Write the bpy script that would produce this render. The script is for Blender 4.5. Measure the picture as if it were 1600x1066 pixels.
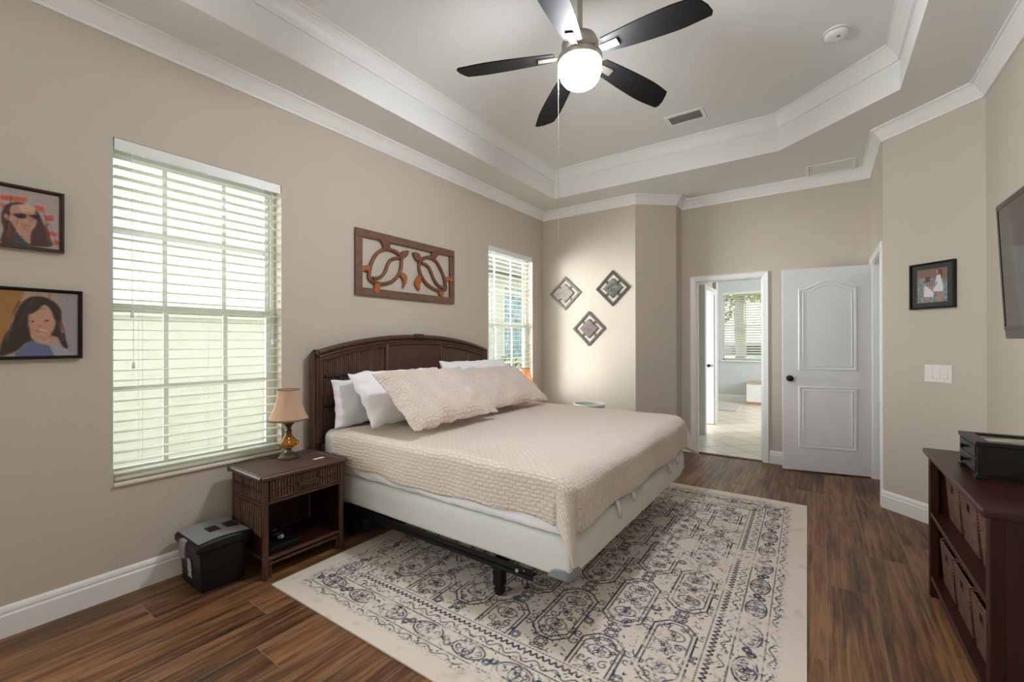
import bpy, bmesh, math, random
import numpy as np
from mathutils import Vector, Matrix, noise

# ------------------------------------------------------------------ scene
for o in list(bpy.data.objects):
    bpy.data.objects.remove(o)
S = bpy.context.scene
COL = S.collection
S.view_settings.view_transform = 'Standard'
S.view_settings.look = 'None'
S.view_settings.gamma = 1
S.view_settings.use_curve_mapping = False
S.view_settings.exposure = 1.49
S.cycles.max_bounces = 10
S.cycles.diffuse_bounces = 6
S.cycles.glossy_bounces = 4
S.cycles.transmission_bounces = 8
S.cycles.caustics_reflective = False
S.cycles.caustics_refractive = False
S.cycles.sample_clamp_indirect = 6
S.cycles.use_denoising = True

# camera: level, eye height 1.31 m
cam_d = bpy.data.cameras.new('camera')
cam = bpy.data.objects.new('camera', cam_d)
COL.objects.link(cam)
cam_d.sensor_width = 36
cam_d.lens = 682.04 / 1600 * 36
cam_d.clip_start = 0.02
yaw, pitch, roll = 0.6163, 0.00202, -0.0018
F = Vector((-math.sin(yaw) * math.cos(pitch), math.cos(yaw) * math.cos(pitch), math.sin(pitch)))
R = Vector((math.cos(yaw), math.sin(yaw), 0))
U = R.cross(F)
R2 = R * math.cos(roll) + U * math.sin(roll)
U2 = U * math.cos(roll) - R * math.sin(roll)
M = Matrix((R2, U2, -F)).transposed().to_4x4()
M.translation = Vector((0, 0, 1.31))
cam.matrix_world = M
S.camera = cam

# daylight: pale overcast sky
W = bpy.data.worlds.new('sky')
S.world = W
W.use_nodes = True
wn, wl = W.node_tree.nodes, W.node_tree.links
wn.clear()
wo = wn.new('ShaderNodeOutputWorld')
wb = wn.new('ShaderNodeBackground')
SKY = 0.80
wg = wn.new('ShaderNodeTexCoord')
ws = wn.new('ShaderNodeSeparateXYZ')
wr = wn.new('ShaderNodeValToRGB')
wr.color_ramp.elements[0].position = 0.45
wr.color_ramp.elements[0].color = (.66, .68, .62, 1)
wr.color_ramp.elements[1].position = 0.62
wr.color_ramp.elements[1].color = (.90, .96, .94, 1)
wm = wn.new('ShaderNodeMapRange')
wm.inputs[1].default_value = -1
wl.new(wg.outputs['Generated'], ws.inputs[0])
wl.new(ws.outputs[2], wm.inputs[0])
wl.new(wm.outputs[0], wr.inputs[0])
wl.new(wr.outputs[0], wb.inputs[0])
wb.inputs[1].default_value = SKY
wl.new(wb.outputs[0], wo.inputs[0])

def portal(name, loc, rot, sx, sy):
    l = bpy.data.lights.new(name, 'AREA')
    l.shape = 'RECTANGLE'; l.size = sx; l.size_y = sy
    l.cycles.is_portal = True
    o = bpy.data.objects.new(name, l)
    COL.objects.link(o); o.location = loc; o.rotation_euler = rot
    return o
H = math.pi / 2
portal('daylight_portal', (-3.12, 1.075, 1.47), (0, -H, 0), 1.8, .86)
portal('daylight_portal', (-3.12, 4.20, 1.47), (0, -H, 0), 1.8, .90)
portal('daylight_portal', (-3.12, -.95, 1.4), (0, -H, 0), 1.9, 1.1)
portal('daylight_portal', (-1.4, 10.85, 1.6), (-H, 0, 0), 1.1, 1.5)

def fill_light(name, loc, rot, sx, sy, watts, col=(1, .97, .92), spread=180):  # area light added outside a window to brighten the rooms
    l = bpy.data.lights.new(name, 'AREA')
    l.shape = 'RECTANGLE'; l.size = sx; l.size_y = sy; l.energy = watts; l.color = col; l.spread = math.radians(spread)
    o = bpy.data.objects.new(name, l)
    COL.objects.link(o); o.location = loc; o.rotation_euler = rot
    return o
# fill lights outside two added, unseen windows: behind the camera and in the bathroom
fill_light('side_window_fill', (-3.25, -.95, 1.35), (0, -H, 0), 1.9, 1.1, 36, (.84, .92, 1))
# added fill light, out of view, brightening the end wall through the far window
dl = fill_light('far_window_fill', (-4.9, 3.05, 1.3), (0, 0, 0), 1.1, 2.8, 64, (.97, .98, 1), 100)
dl.rotation_euler = (Vector((-2.4, 4.9, 1.5)) - dl.location).to_track_quat('-Z', 'Y').to_euler()
# second added fill light, out of view, aimed through the large window
dl = fill_light('near_window_fill', (-5.2, -.8, 1.8), (0, 0, 0), 2.6, 2.6, 34, (.95, .98, 1), 90)
dl.rotation_euler = (Vector((-3.0, 1.08, 1.5)) - dl.location).to_track_quat('-Z', 'Y').to_euler()
fill_light('bathroom_window_fill', (1.55, 9.0, 1.55), (0, H, 0), 1.5, 1.6, 30, (1, .98, .96))  # added fill light at the unseen bathroom side opening

# ------------------------------------------------------------------ helpers
def srgb(r, g, b):
    f = lambda c: ((c / 255 + .055) / 1.055) ** 2.4 if c > 10 else c / 255 / 12.92
    return (f(r), f(g), f(b), 1)

class NT:
    """small node-tree builder"""
    def __init__(s, name):
        s.m = bpy.data.materials.new(name); s.m.use_nodes = True
        s.n = s.m.node_tree.nodes; s.l = s.m.node_tree.links
        s.b = s.n['Principled BSDF']; s.tc = None
    def new(s, t, **k):
        x = s.n.new(t)
        for a, v in k.items(): setattr(x, a, v)
        return x
    def coord(s, kind='Object'):
        if not s.tc: s.tc = s.new('ShaderNodeTexCoord')
        return s.tc.outputs[kind]
    def mapping(s, scale=(1, 1, 1), rot=(0, 0, 0), loc=(0, 0, 0), src=None):
        m = s.new('ShaderNodeMapping')
        m.inputs['Scale'].default_value = scale
        m.inputs['Rotation'].default_value = rot
        m.inputs['Location'].default_value = loc
        s.l.new(src or s.coord(), m.inputs[0])
        return m.outputs[0]
    def noise(s, vec, scale, detail=3, rough=.5):
        x = s.new('ShaderNodeTexNoise')
        x.inputs['Scale'].default_value = scale
        x.inputs['Detail'].default_value = detail
        x.inputs['Roughness'].default_value = rough
        s.l.new(vec, x.inputs['Vector'])
        return x.outputs['Fac']
    def ramp(s, fac, stops):
        r = s.new('ShaderNodeValToRGB')
        e = r.color_ramp.elements
        while len(e) < len(stops): e.new(.5)
        for k, (p, c) in enumerate(stops):
            e[k].position = p; e[k].color = c
        s.l.new(fac, r.inputs[0])
        return r.outputs[0]
    def math(s, op, a, b=None, c=None):
        x = s.new('ShaderNodeMath', operation=op)
        for k, v in enumerate((a, b, c)):
            if v is None: continue
            if isinstance(v, (int, float)): x.inputs[k].default_value = v
            else: s.l.new(v, x.inputs[k])
        return x.outputs[0]
    def mix(s, fac, a, b, mode='MIX'):
        x = s.new('ShaderNodeMix', data_type='RGBA', blend_type=mode)
        for sock, v in ((x.inputs[0], fac), (x.inputs[6], a), (x.inputs[7], b)):
            if isinstance(v, (int, float)): sock.default_value = v
            elif isinstance(v, tuple): sock.default_value = v
            else: s.l.new(v, sock)
        return x.outputs[2]
    def bump(s, h, strength=.3, dist=.01, base=None):
        x = s.new('ShaderNodeBump')
        x.inputs['Strength'].default_value = strength
        x.inputs['Distance'].default_value = dist
        s.l.new(h, x.inputs['Height'])
        if base: s.l.new(base, x.inputs['Normal'])
        s.l.new(x.outputs[0], s.b.inputs['Normal'])
        return x.outputs[0]
    def color(s, v):
        if isinstance(v, tuple): s.b.inputs['Base Color'].default_value = v
        else: s.l.new(v, s.b.inputs['Base Color'])

def mat(name, col, rough=.5, metal=0, var=.06, vscale=6, bump=0, bscale=80, spec=.5, coat=0):
    t = NT(name)
    f = t.noise(t.coord(), vscale, 4)
    a = tuple(c * (1 - var) for c in col[:3]) + (1,)
    b = tuple(min(1, c * (1 + var)) for c in col[:3]) + (1,)
    t.color(t.ramp(f, [(.3, a), (.7, b)]))
    t.b.inputs['Roughness'].default_value = rough
    t.b.inputs['Metallic'].default_value = metal
    t.b.inputs['Specular IOR Level'].default_value = spec
    t.b.inputs['Coat Weight'].default_value = coat
    if bump: t.bump(t.noise(t.coord(), bscale, 5), bump, .004)
    return t.m

ORG = {}
class MB:
    def __init__(s): s.v = []; s.f = []
    def add(s, vs, fs):
        k = len(s.v); s.v += [tuple(v) for v in vs]; s.f += [tuple(i + k for i in f) for f in fs]; return s
    def box(s, x0, x1, y0, y1, z0, z1, m=None):
        vs = [(x, y, z) for z in (z0, z1) for y in (y0, y1) for x in (x0, x1)]
        if m: vs = [m(Vector(v)) for v in vs]
        return s.add(vs, [(0, 2, 3, 1), (4, 5, 7, 6), (0, 1, 5, 4), (1, 3, 7, 5), (3, 2, 6, 7), (2, 0, 4, 6)])
    def cyl(s, p0, p1, r0, r1=None, n=16, caps=True):
        r1 = r0 if r1 is None else r1
        p0, p1 = Vector(p0), Vector(p1)
        d = (p1 - p0).normalized()
        a = d.orthogonal().normalized(); b = d.cross(a)
        vs = []
        for p, r in ((p0, r0), (p1, r1)):
            for k in range(n):
                t = 2 * math.pi * k / n
                vs.append(p + a * r * math.cos(t) + b * r * math.sin(t))
        fs = [(k, (k + 1) % n, n + (k + 1) % n, n + k) for k in range(n)]
        if caps: fs += [tuple(range(n))[::-1], tuple(range(n, 2 * n))]
        return s.add(vs, fs)
    def lathe(s, c, prof, n=32, lobes=0, amp=0):
        cx, cy, cz = c; vs = []; m = len(prof)
        for r, z in prof:
            for k in range(n):
                t = 2 * math.pi * k / n
                rr = r * (1 + amp * math.cos(lobes * t)) if lobes else r
                vs.append((cx + rr * math.cos(t), cy + rr * math.sin(t), cz + z))
        fs = []
        for j in range(m - 1):
            for k in range(n):
                fs.append((j * n + k, j * n + (k + 1) % n, (j + 1) * n + (k + 1) % n, (j + 1) * n + k))
        fs.append(tuple(range(n))[::-1]); fs.append(tuple(range((m - 1) * n, m * n)))
        return s.add(vs, fs)
    def tube(s, pts, r, n=8, closed=False, flat=1.0):
        pts = [Vector(p) for p in pts]; m = len(pts); vs = []
        rs = r if isinstance(r, (list, tuple)) else [r] * m
        prev = None
        for i, p in enumerate(pts):
            if closed: d = pts[(i + 1) % m] - pts[i - 1]
            else: d = pts[min(i + 1, m - 1)] - pts[max(i - 1, 0)]
            d.normalize()
            a = (prev - d * prev.dot(d)) if prev else d.orthogonal()
            a.normalize(); prev = a; b = d.cross(a)
            for k in range(n):
                t = 2 * math.pi * k / n
                vs.append(p + a * rs[i] * math.cos(t) + b * rs[i] * math.sin(t) * flat)
        fs = []
        for i in range(m if closed else m - 1):
            j = (i + 1) % m
            for k in range(n):
                fs.append((i * n + k, i * n + (k + 1) % n, j * n + (k + 1) % n, j * n + k))
        if not closed: fs += [tuple(range(n))[::-1], tuple(range((m - 1) * n, m * n))]
        return s.add(vs, fs)
    def prism(s, poly, fn, d0, d1):
        """extrude a 2D polygon; fn(a, b, d) maps to 3D"""
        n = len(poly)
        vs = [fn(a, b, d0) for a, b in poly] + [fn(a, b, d1) for a, b in poly]
        fs = [(k, (k + 1) % n, n + (k + 1) % n, n + k) for k in range(n)]
        return s.add(vs, fs + [tuple(range(n))[::-1], tuple(range(n, 2 * n))])
    def grid(s, fn, nu, nv):
        vs = [fn(i / nu, j / nv) for j in range(nv + 1) for i in range(nu + 1)]
        w = nu + 1
        return s.add(vs, [(j * w + i, j * w + i + 1, (j + 1) * w + i + 1, (j + 1) * w + i) for j in range(nv) for i in range(nu)])
    def sweep(s, path, prof, fn, closed=False):
        """mitred moulding: path 2D, prof [(offset to the right of travel, depth)]"""
        n = len(path); P = [Vector(p) for p in path]; rows = []
        def nrm(a, b):
            d = (b - a).normalized(); return Vector((d.y, -d.x))
        for i in range(n):
            if closed or 0 < i < n - 1:
                n1 = nrm(P[i - 1], P[i]); n2 = nrm(P[i], P[(i + 1) % n])
                o = (n1 + n2) / max(.2, 1 + n1.dot(n2))
            elif i == 0: o = nrm(P[0], P[1])
            else: o = nrm(P[-2], P[-1])
            rows.append([fn(P[i].x + o.x * a, P[i].y + o.y * a, d) for a, d in prof])
        m = len(prof); vs = [v for r in rows for v in r]; fs = []
        for i in range(n if closed else n - 1):
            j = (i + 1) % n
            for k in range(m):
                q = (k + 1) % m
                fs.append((i * m + k, i * m + q, j * m + q, j * m + k))
        if not closed: fs += [tuple(range(m))[::-1], tuple(range((n - 1) * m, n * m))]
        return s.add(vs, fs)
    def rbox(s, x0, x1, y0, y1, z0, z1, r, step=.05, seg=3, disp=None):
        """rounded box with a dense surface"""
        def coords(a, b):
            c = [a + r * (1 - math.cos(k * math.pi / 2 / seg)) for k in range(seg)]
            c = [a + r * k / seg for k in range(seg)]
            n = max(1, int(round((b - a - 2 * r) / step)))
            c += [a + r + (b - a - 2 * r) * k / n for k in range(n + 1)]
            c += [b - r + r * (k + 1) / seg for k in range(seg)]
            return c
        cx, cy, cz = coords(x0, x1), coords(y0, y1), coords(z0, z1)
        def push(p):
            q = Vector((min(max(p[0], x0 + r), x1 - r), min(max(p[1], y0 + r), y1 - r), min(max(p[2], z0 + r), z1 - r)))
            d = Vector(p) - q
            if d.length > 1e-9:
                # cube-to-sphere remap of the corner
                a = d / r
                x, y, z = a
                a = Vector((x * math.sqrt(max(0, 1 - y * y / 2 - z * z / 2 + y * y * z * z / 3)),
                            y * math.sqrt(max(0, 1 - z * z / 2 - x * x / 2 + z * z * x * x / 3)),
                            z * math.sqrt(max(0, 1 - x * x / 2 - y * y / 2 + x * x * y * y / 3))))
                p = q + a * r
            p = Vector(p)
            if disp: p = disp(p)
            return p
        idx = {}
        def V(p):
            k = (round(p[0], 5), round(p[1], 5), round(p[2], 5))
            if k not in idx:
                idx[k] = len(s.v); s.v.append(tuple(push(p)))
            return idx[k]
        for z in (z0, z1):
            for i in range(len(cx) - 1):
                for j in range(len(cy) - 1):
                    q = [V((cx[i], cy[j], z)), V((cx[i + 1], cy[j], z)), V((cx[i + 1], cy[j + 1], z)), V((cx[i], cy[j + 1], z))]
                    s.f.append(tuple(q if z == z1 else q[::-1]))
        for y in (y0, y1):
            for i in range(len(cx) - 1):
                for j in range(len(cz) - 1):
                    q = [V((cx[i], y, cz[j])), V((cx[i + 1], y, cz[j])), V((cx[i + 1], y, cz[j + 1])), V((cx[i], y, cz[j + 1]))]
                    s.f.append(tuple(q if y == y0 else q[::-1]))
        for x in (x0, x1):
            for i in range(len(cy) - 1):
                for j in range(len(cz) - 1):
                    q = [V((x, cy[i], cz[j])), V((x, cy[i + 1], cz[j])), V((x, cy[i + 1], cz[j + 1])), V((x, cy[i], cz[j + 1]))]
                    s.f.append(tuple(q if x == x1 else q[::-1]))
        return s

def obj(name, mb, m, parent=None, smooth=False, bevel=0, local=False, label=None, subd=0, solid=0):
    me = bpy.data.meshes.new(name)
    org = Vector((0, 0, 0)) if (local or parent is None) else ORG.get(parent.name, Vector((0, 0, 0)))
    vs = mb.v if org.length == 0 else [(v[0] - org.x, v[1] - org.y, v[2] - org.z) for v in mb.v]
    me.from_pydata(vs, [], mb.f)
    bm = bmesh.new(); bm.from_mesh(me)
    bmesh.ops.recalc_face_normals(bm, faces=bm.faces)
    bm.to_mesh(me); bm.free()
    if smooth: me.polygons.foreach_set('use_smooth', [True] * len(me.polygons))
    me.materials.append(m)
    o = bpy.data.objects.new(name, me); COL.objects.link(o)
    if parent:
        o.parent = parent
        ORG[o.name] = org
    if smooth == 'auto':
        e = o.modifiers.new('edges', 'EDGE_SPLIT'); e.split_angle = math.radians(40)
    if solid:
        q = o.modifiers.new('thickness', 'SOLIDIFY'); q.thickness = solid; q.offset = 0
    if bevel:
        b = o.modifiers.new('bevel', 'BEVEL'); b.width = bevel; b.segments = 2; b.limit_method = 'ANGLE'; b.angle_limit = math.radians(40)
    if subd:
        q = o.modifiers.new('smooth', 'SUBSURF'); q.levels = subd; q.render_levels = subd
    if label: o['label'] = label
    return o

def tag(o, label, cat, group=None, kind=None):
    if label: o['label'] = label
    if cat: o['category'] = cat
    if group: o['group'] = group
    if kind: o['kind'] = kind
    return o

def thing(name, label, cat, loc=(0, 0, 0), rz=0, group=None, kind=None):
    o = bpy.data.objects.new(name, None); COL.objects.link(o)
    o.empty_display_size = .1
    o.location = loc; o.rotation_euler = (0, 0, rz)
    ORG[o.name] = Vector(loc)
    if kind: o['kind'] = kind; return o
    return tag(o, label, cat, group)

def struct(name, mb, m, parent=None, **k):
    o = obj(name, mb, m, parent, **k)
    if parent is None: o['kind'] = 'structure'
    return o

def copy_tree(o, parent=None):
    c = o.copy(); COL.objects.link(c)
    if parent: c.parent = parent
    for ch in list(o.children): copy_tree(ch, c)
    return c

# ------------------------------------------------------------------ materials
def wall_mat(name, c, bstr=.25):
    t = NT(name); t.color(t.mix(t.noise(t.coord(), 1.5, 2), tuple(x * .97 for x in c[:3]) + (1,), c))
    t.b.inputs['Roughness'].default_value = .75
    t.b.inputs['Specular IOR Level'].default_value = .3
    n = t.noise(t.coord(), 55, 4, .6)
    t.bump(n, bstr, .003)
    return t.m
M_WALL = wall_mat('greige wall paint', srgb(198, 189, 175))
M_CEIL = wall_mat('white textured ceiling', srgb(231, 232, 229), .5)
M_TRIM = mat('white trim paint', srgb(234, 235, 233), .35, var=.01)
M_DOOR = mat('white door paint', srgb(236, 238, 240), .3, var=.01)
M_BATH = wall_mat('pale bathroom wall', srgb(204, 210, 211))
M_BRONZE = mat('oil rubbed bronze', srgb(35, 28, 25), .35, .7)
M_BLACK = mat('black plastic', srgb(16, 15, 15), .42, var=.1, spec=.35)
M_SILVER = mat('grey plastic', srgb(140, 141, 143), .45)
M_NICKEL = mat('brushed nickel', srgb(176, 168, 158), .42, 1, var=.04)
M_VINYL = mat('white vinyl frame', srgb(228, 230, 228), .35, var=.01)
M_SHEET = mat('white cotton', srgb(238, 238, 240), .85, var=.01, bump=.15, bscale=25, spec=.2)
M_PILLOW = mat('white pillowcase cotton', srgb(240, 240, 244), .85, var=.01, bump=.35, bscale=14, spec=.2)

def slat_mat():
    t = NT('white blind slat')
    t.color(srgb(236, 236, 228))
    t.b.inputs['Roughness'].default_value = .4
    tr = t.new('ShaderNodeBsdfTranslucent'); tr.inputs[0].default_value = srgb(236, 236, 222)
    mx = t.new('ShaderNodeMixShader'); mx.inputs[0].default_value = .38
    out = t.n['Material Output']
    t.l.new(t.b.outputs[0], mx.inputs[1]); t.l.new(tr.outputs[0], mx.inputs[2])
    t.l.new(mx.outputs[0], out.inputs[0])
    return t.m
M_SLAT = slat_mat()

def glass_mat():
    t = NT('window glass')
    g = t.new('ShaderNodeBsdfGlossy'); g.inputs['Roughness'].default_value = .02
    tr = t.new('ShaderNodeBsdfTransparent'); tr.inputs[0].default_value = (.975, .98, .97, 1)
    mx = t.new('ShaderNodeMixShader')
    mx.inputs[0].default_value = .05
    t.l.new(tr.outputs[0], mx.inputs[1]); t.l.new(g.outputs[0], mx.inputs[2])
    t.l.new(mx.outputs[0], t.n['Material Output'].inputs[0])
    return t.m
M_GLASS = glass_mat()

def floor_mat():
    t = NT('wood look plank tile')
    sep = t.new('ShaderNodeSeparateXYZ'); t.l.new(t.coord(), sep.inputs[0])
    x, y = sep.outputs[0], sep.outputs[1]
    u = t.math('DIVIDE', t.math('SUBTRACT', x, .02), .2)
    row = t.math('FLOOR', u)
    fu = t.math('FRACT', u)
    wn = t.new('ShaderNodeTexWhiteNoise', noise_dimensions='1D'); t.l.new(row, wn.inputs['W'])
    v = t.math('ADD', t.math('DIVIDE', y, 1.2), wn.outputs['Value'])
    seg = t.math('FLOOR', v); fv = t.math('FRACT', v)
    cid = t.new('ShaderNodeCombineXYZ'); t.l.new(row, cid.inputs[0]); t.l.new(seg, cid.inputs[1])
    wc = t.new('ShaderNodeTexWhiteNoise', noise_dimensions='2D'); t.l.new(cid.outputs[0], wc.inputs['Vector'])
    # grout mask
    du = t.math('MULTIPLY', t.math('MINIMUM', fu, t.math('SUBTRACT', 1, fu)), .2)
    dv = t.math('MULTIPLY', t.math('MINIMUM', fv, t.math('SUBTRACT', 1, fv)), 1.2)
    d = t.math('MINIMUM', du, dv)
    gr = t.math('LESS_THAN', d, .0018)
    # grain, shifted per plank
    off = t.new('ShaderNodeVectorMath', operation='MULTIPLY_ADD')
    t.l.new(wc.outputs['Color'], off.inputs[0]); off.inputs[1].default_value = (9, 9, 9); t.l.new(t.coord(), off.inputs[2])
    g1 = t.noise(t.mapping((22, .9, 1), src=off.outputs[0]), 2.2, 6, .62)
    g2 = t.noise(t.mapping((90, 2.6, 1), src=off.outputs[0]), 2.0, 4, .6)
    g3 = t.noise(t.mapping((5, .9, 1), src=off.outputs[0]), 2.0, 4, .55)
    f = t.math('ADD', t.math('MULTIPLY', g1, .5), t.math('ADD', t.math('MULTIPLY', g2, .25), t.math('MULTIPLY', g3, .35)))
    f = t.math('ADD', f, t.math('MULTIPLY', t.math('SUBTRACT', wc.outputs['Value'], .5), .10))
    c = t.ramp(f, [(.40, srgb(40, 25, 16)), (.49, srgb(80, 52, 33)), (.56, srgb(112, 76, 48)), (.66, srgb(148, 106, 70))])
    t.color(t.mix(gr, c, srgb(128, 112, 96)))
    t.b.inputs['Roughness'].default_value = .42
    t.b.inputs['Specular IOR Level'].default_value = .45
    h = t.math('SUBTRACT', t.math('MULTIPLY', g2, .35), t.math('MULTIPLY', gr, 1.2))
    t.bump(h, .25, .003)
    return t.m
M_FLOOR = floor_mat()

def tile_mat():
    t = NT('diagonal ceramic tile')
    b = t.new('ShaderNodeTexBrick'); b.offset = 0
    b.inputs['Scale'].default_value = 1
    b.inputs['Brick Width'].default_value = .33; b.inputs['Row Height'].default_value = .33
    b.inputs['Mortar Size'].default_value = .006
    b.inputs['Color1'].default_value = srgb(232, 222, 206); b.inputs['Color2'].default_value = srgb(226, 214, 198)
    b.inputs['Mortar'].default_value = srgb(150, 138, 126)
    t.l.new(t.mapping(rot=(0, 0, math.radians(45))), b.inputs['Vector'])
    t.color(b.outputs['Color']); t.b.inputs['Roughness'].default_value = .3
    return t.m
M_TILE = tile_mat()

def wood_mat(name, c0, c1, scale=(30, 30, 2), rough=.4, bump=.1, spec=.5):
    t = NT(name)
    n = t.noise(t.mapping(scale), 1.5, 5, .6)
    t.color(t.ramp(n, [(.3, c0), (.7, c1)])); t.b.inputs['Roughness'].default_value = rough
    t.b.inputs['Specular IOR Level'].default_value = spec
    t.bump(n, bump, .002)
    return t.m
M_CANE = wood_mat('dark cane', srgb(64, 42, 32), srgb(118, 88, 70), (50, 50, 5), .42, .2)
M_RATTAN = wood_mat('dark rattan pole', srgb(58, 36, 27), srgb(88, 58, 43), (40, 40, 4), .36, .1)
M_BIND = mat('dark leather binding', srgb(38, 30, 30), .45)
M_INNER = wood_mat('dark reddish inner wood', srgb(36, 15, 11), srgb(56, 25, 18), (4, 4, 30), .45, .1, .3)
M_CHERRY = wood_mat('dark cherry wood', srgb(40, 15, 11), srgb(62, 25, 18), (3, 30, 3), .36, .05, .35)
M_CHERRYV = wood_mat('dark cherry wood upright', srgb(36, 13, 10), srgb(58, 23, 16), (30, 30, 2), .45, .05, .3)
M_TURTLE = wood_mat('brown carved wood', srgb(104, 62, 46), srgb(128, 82, 62), (20, 20, 20), .5, .1)
M_FLIP = wood_mat('orange brown carved wood', srgb(146, 84, 44), srgb(168, 102, 58), (20, 20, 20), .5, .1)
M_TFRAME = wood_mat('dull brown frame wood', srgb(98, 70, 54), srgb(122, 90, 72), (8, 8, 30), .5, .1)

def weave_mat(name, c0, c1, s=1.0, bstr=.6):
    t = NT(name)
    w1 = t.new('ShaderNodeTexWave', wave_type='BANDS', bands_direction='Y'); w1.inputs['Scale'].default_value = 45 * s
    w2 = t.new('ShaderNodeTexWave', wave_type='BANDS', bands_direction='Z'); w2.inputs['Scale'].default_value = 60 * s
    w1.inputs['Distortion'].default_value = 1.5; w2.inputs['Distortion'].default_value = 1.5
    t.l.new(t.coord(), w1.inputs[0]); t.l.new(t.coord(), w2.inputs[0])
    f = t.math('MULTIPLY', w1.outputs['Fac'], w2.outputs['Fac'])
    n = t.noise(t.coord(), 30, 3)
    f2 = t.math('ADD', t.math('MULTIPLY', f, .6), t.math('MULTIPLY', n, .5))
    t.color(t.ramp(f2, [(.22, c0), (.62, c1)])); t.b.inputs['Roughness'].default_value = .6
    t.bump(f, bstr, .003)
    return t.m
M_WEAVE = weave_mat('woven leather panel', srgb(58, 36, 28), srgb(104, 68, 52))
M_WEAVETOP = weave_mat('woven top inlay', srgb(60, 40, 32), srgb(98, 72, 60), 1.4, .3)
M_BASKET = weave_mat('brown seagrass weave', srgb(52, 29, 22), srgb(134, 92, 72), .36, 1.0)

def quilt_mat(name, uvscale=1.0):
    t = NT(name)
    uv = t.coord('UV')
    warp = t.new('ShaderNodeTexNoise'); warp.inputs['Scale'].default_value = 14
    t.l.new(uv, warp.inputs['Vector'])
    ma = t.new('ShaderNodeVectorMath', operation='MULTIPLY_ADD')
    t.l.new(warp.outputs['Color'], ma.inputs[0]); ma.inputs[1].default_value = (.030, .030, 0); t.l.new(uv, ma.inputs[2])
    b = t.new('ShaderNodeTexBrick')
    b.inputs['Scale'].default_value = 1
    b.inputs['Brick Width'].default_value = .040; b.inputs['Row Height'].default_value = .021
    b.inputs['Mortar Size'].default_value = .009; b.inputs['Mortar Smooth'].default_value = 1.0
    b.inputs['Color1'].default_value = (1, 1, 1, 1); b.inputs['Color2'].default_value = (1, 1, 1, 1); b.inputs['Mortar'].default_value = (0, 0, 0, 1)
    t.l.new(t.mapping(rot=(0, 0, math.radians(0)), src=ma.outputs[0]), b.inputs['Vector'])
    h = t.math('SUBTRACT', 1.0, b.outputs['Fac'])
    n = t.noise(uv, 90, 3)
    hh = t.math('ADD', h, t.math('MULTIPLY', n, .35))
    t.color(t.mix(h, srgb(214, 199, 187), srgb(224, 211, 200)))
    t.b.inputs['Roughness'].default_value = .85
    t.b.inputs['Specular IOR Level'].default_value = .15
    t.b.inputs['Sheen Weight'].default_value = .15
    t.bump(hh, .55, .008)
    return t.m
M_QUILT = quilt_mat('blush quilted cotton')

def paint_mat(name, rough=.6, bump=0):
    t = NT(name)
    a = t.new('ShaderNodeVertexColor'); a.layer_name = 'paint'
    t.color(a.outputs[0]); t.b.inputs['Roughness'].default_value = rough
    t.b.inputs['Specular IOR Level'].default_value = .25
    if bump: t.bump(t.noise(t.coord(), 400, 3), bump, .003)
    return t.m
M_CANVAS = paint_mat('painted canvas')
M_PHOTO = paint_mat('photo print', .35)
M_RUG = paint_mat('printed rug pile', .95, .5)

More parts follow.
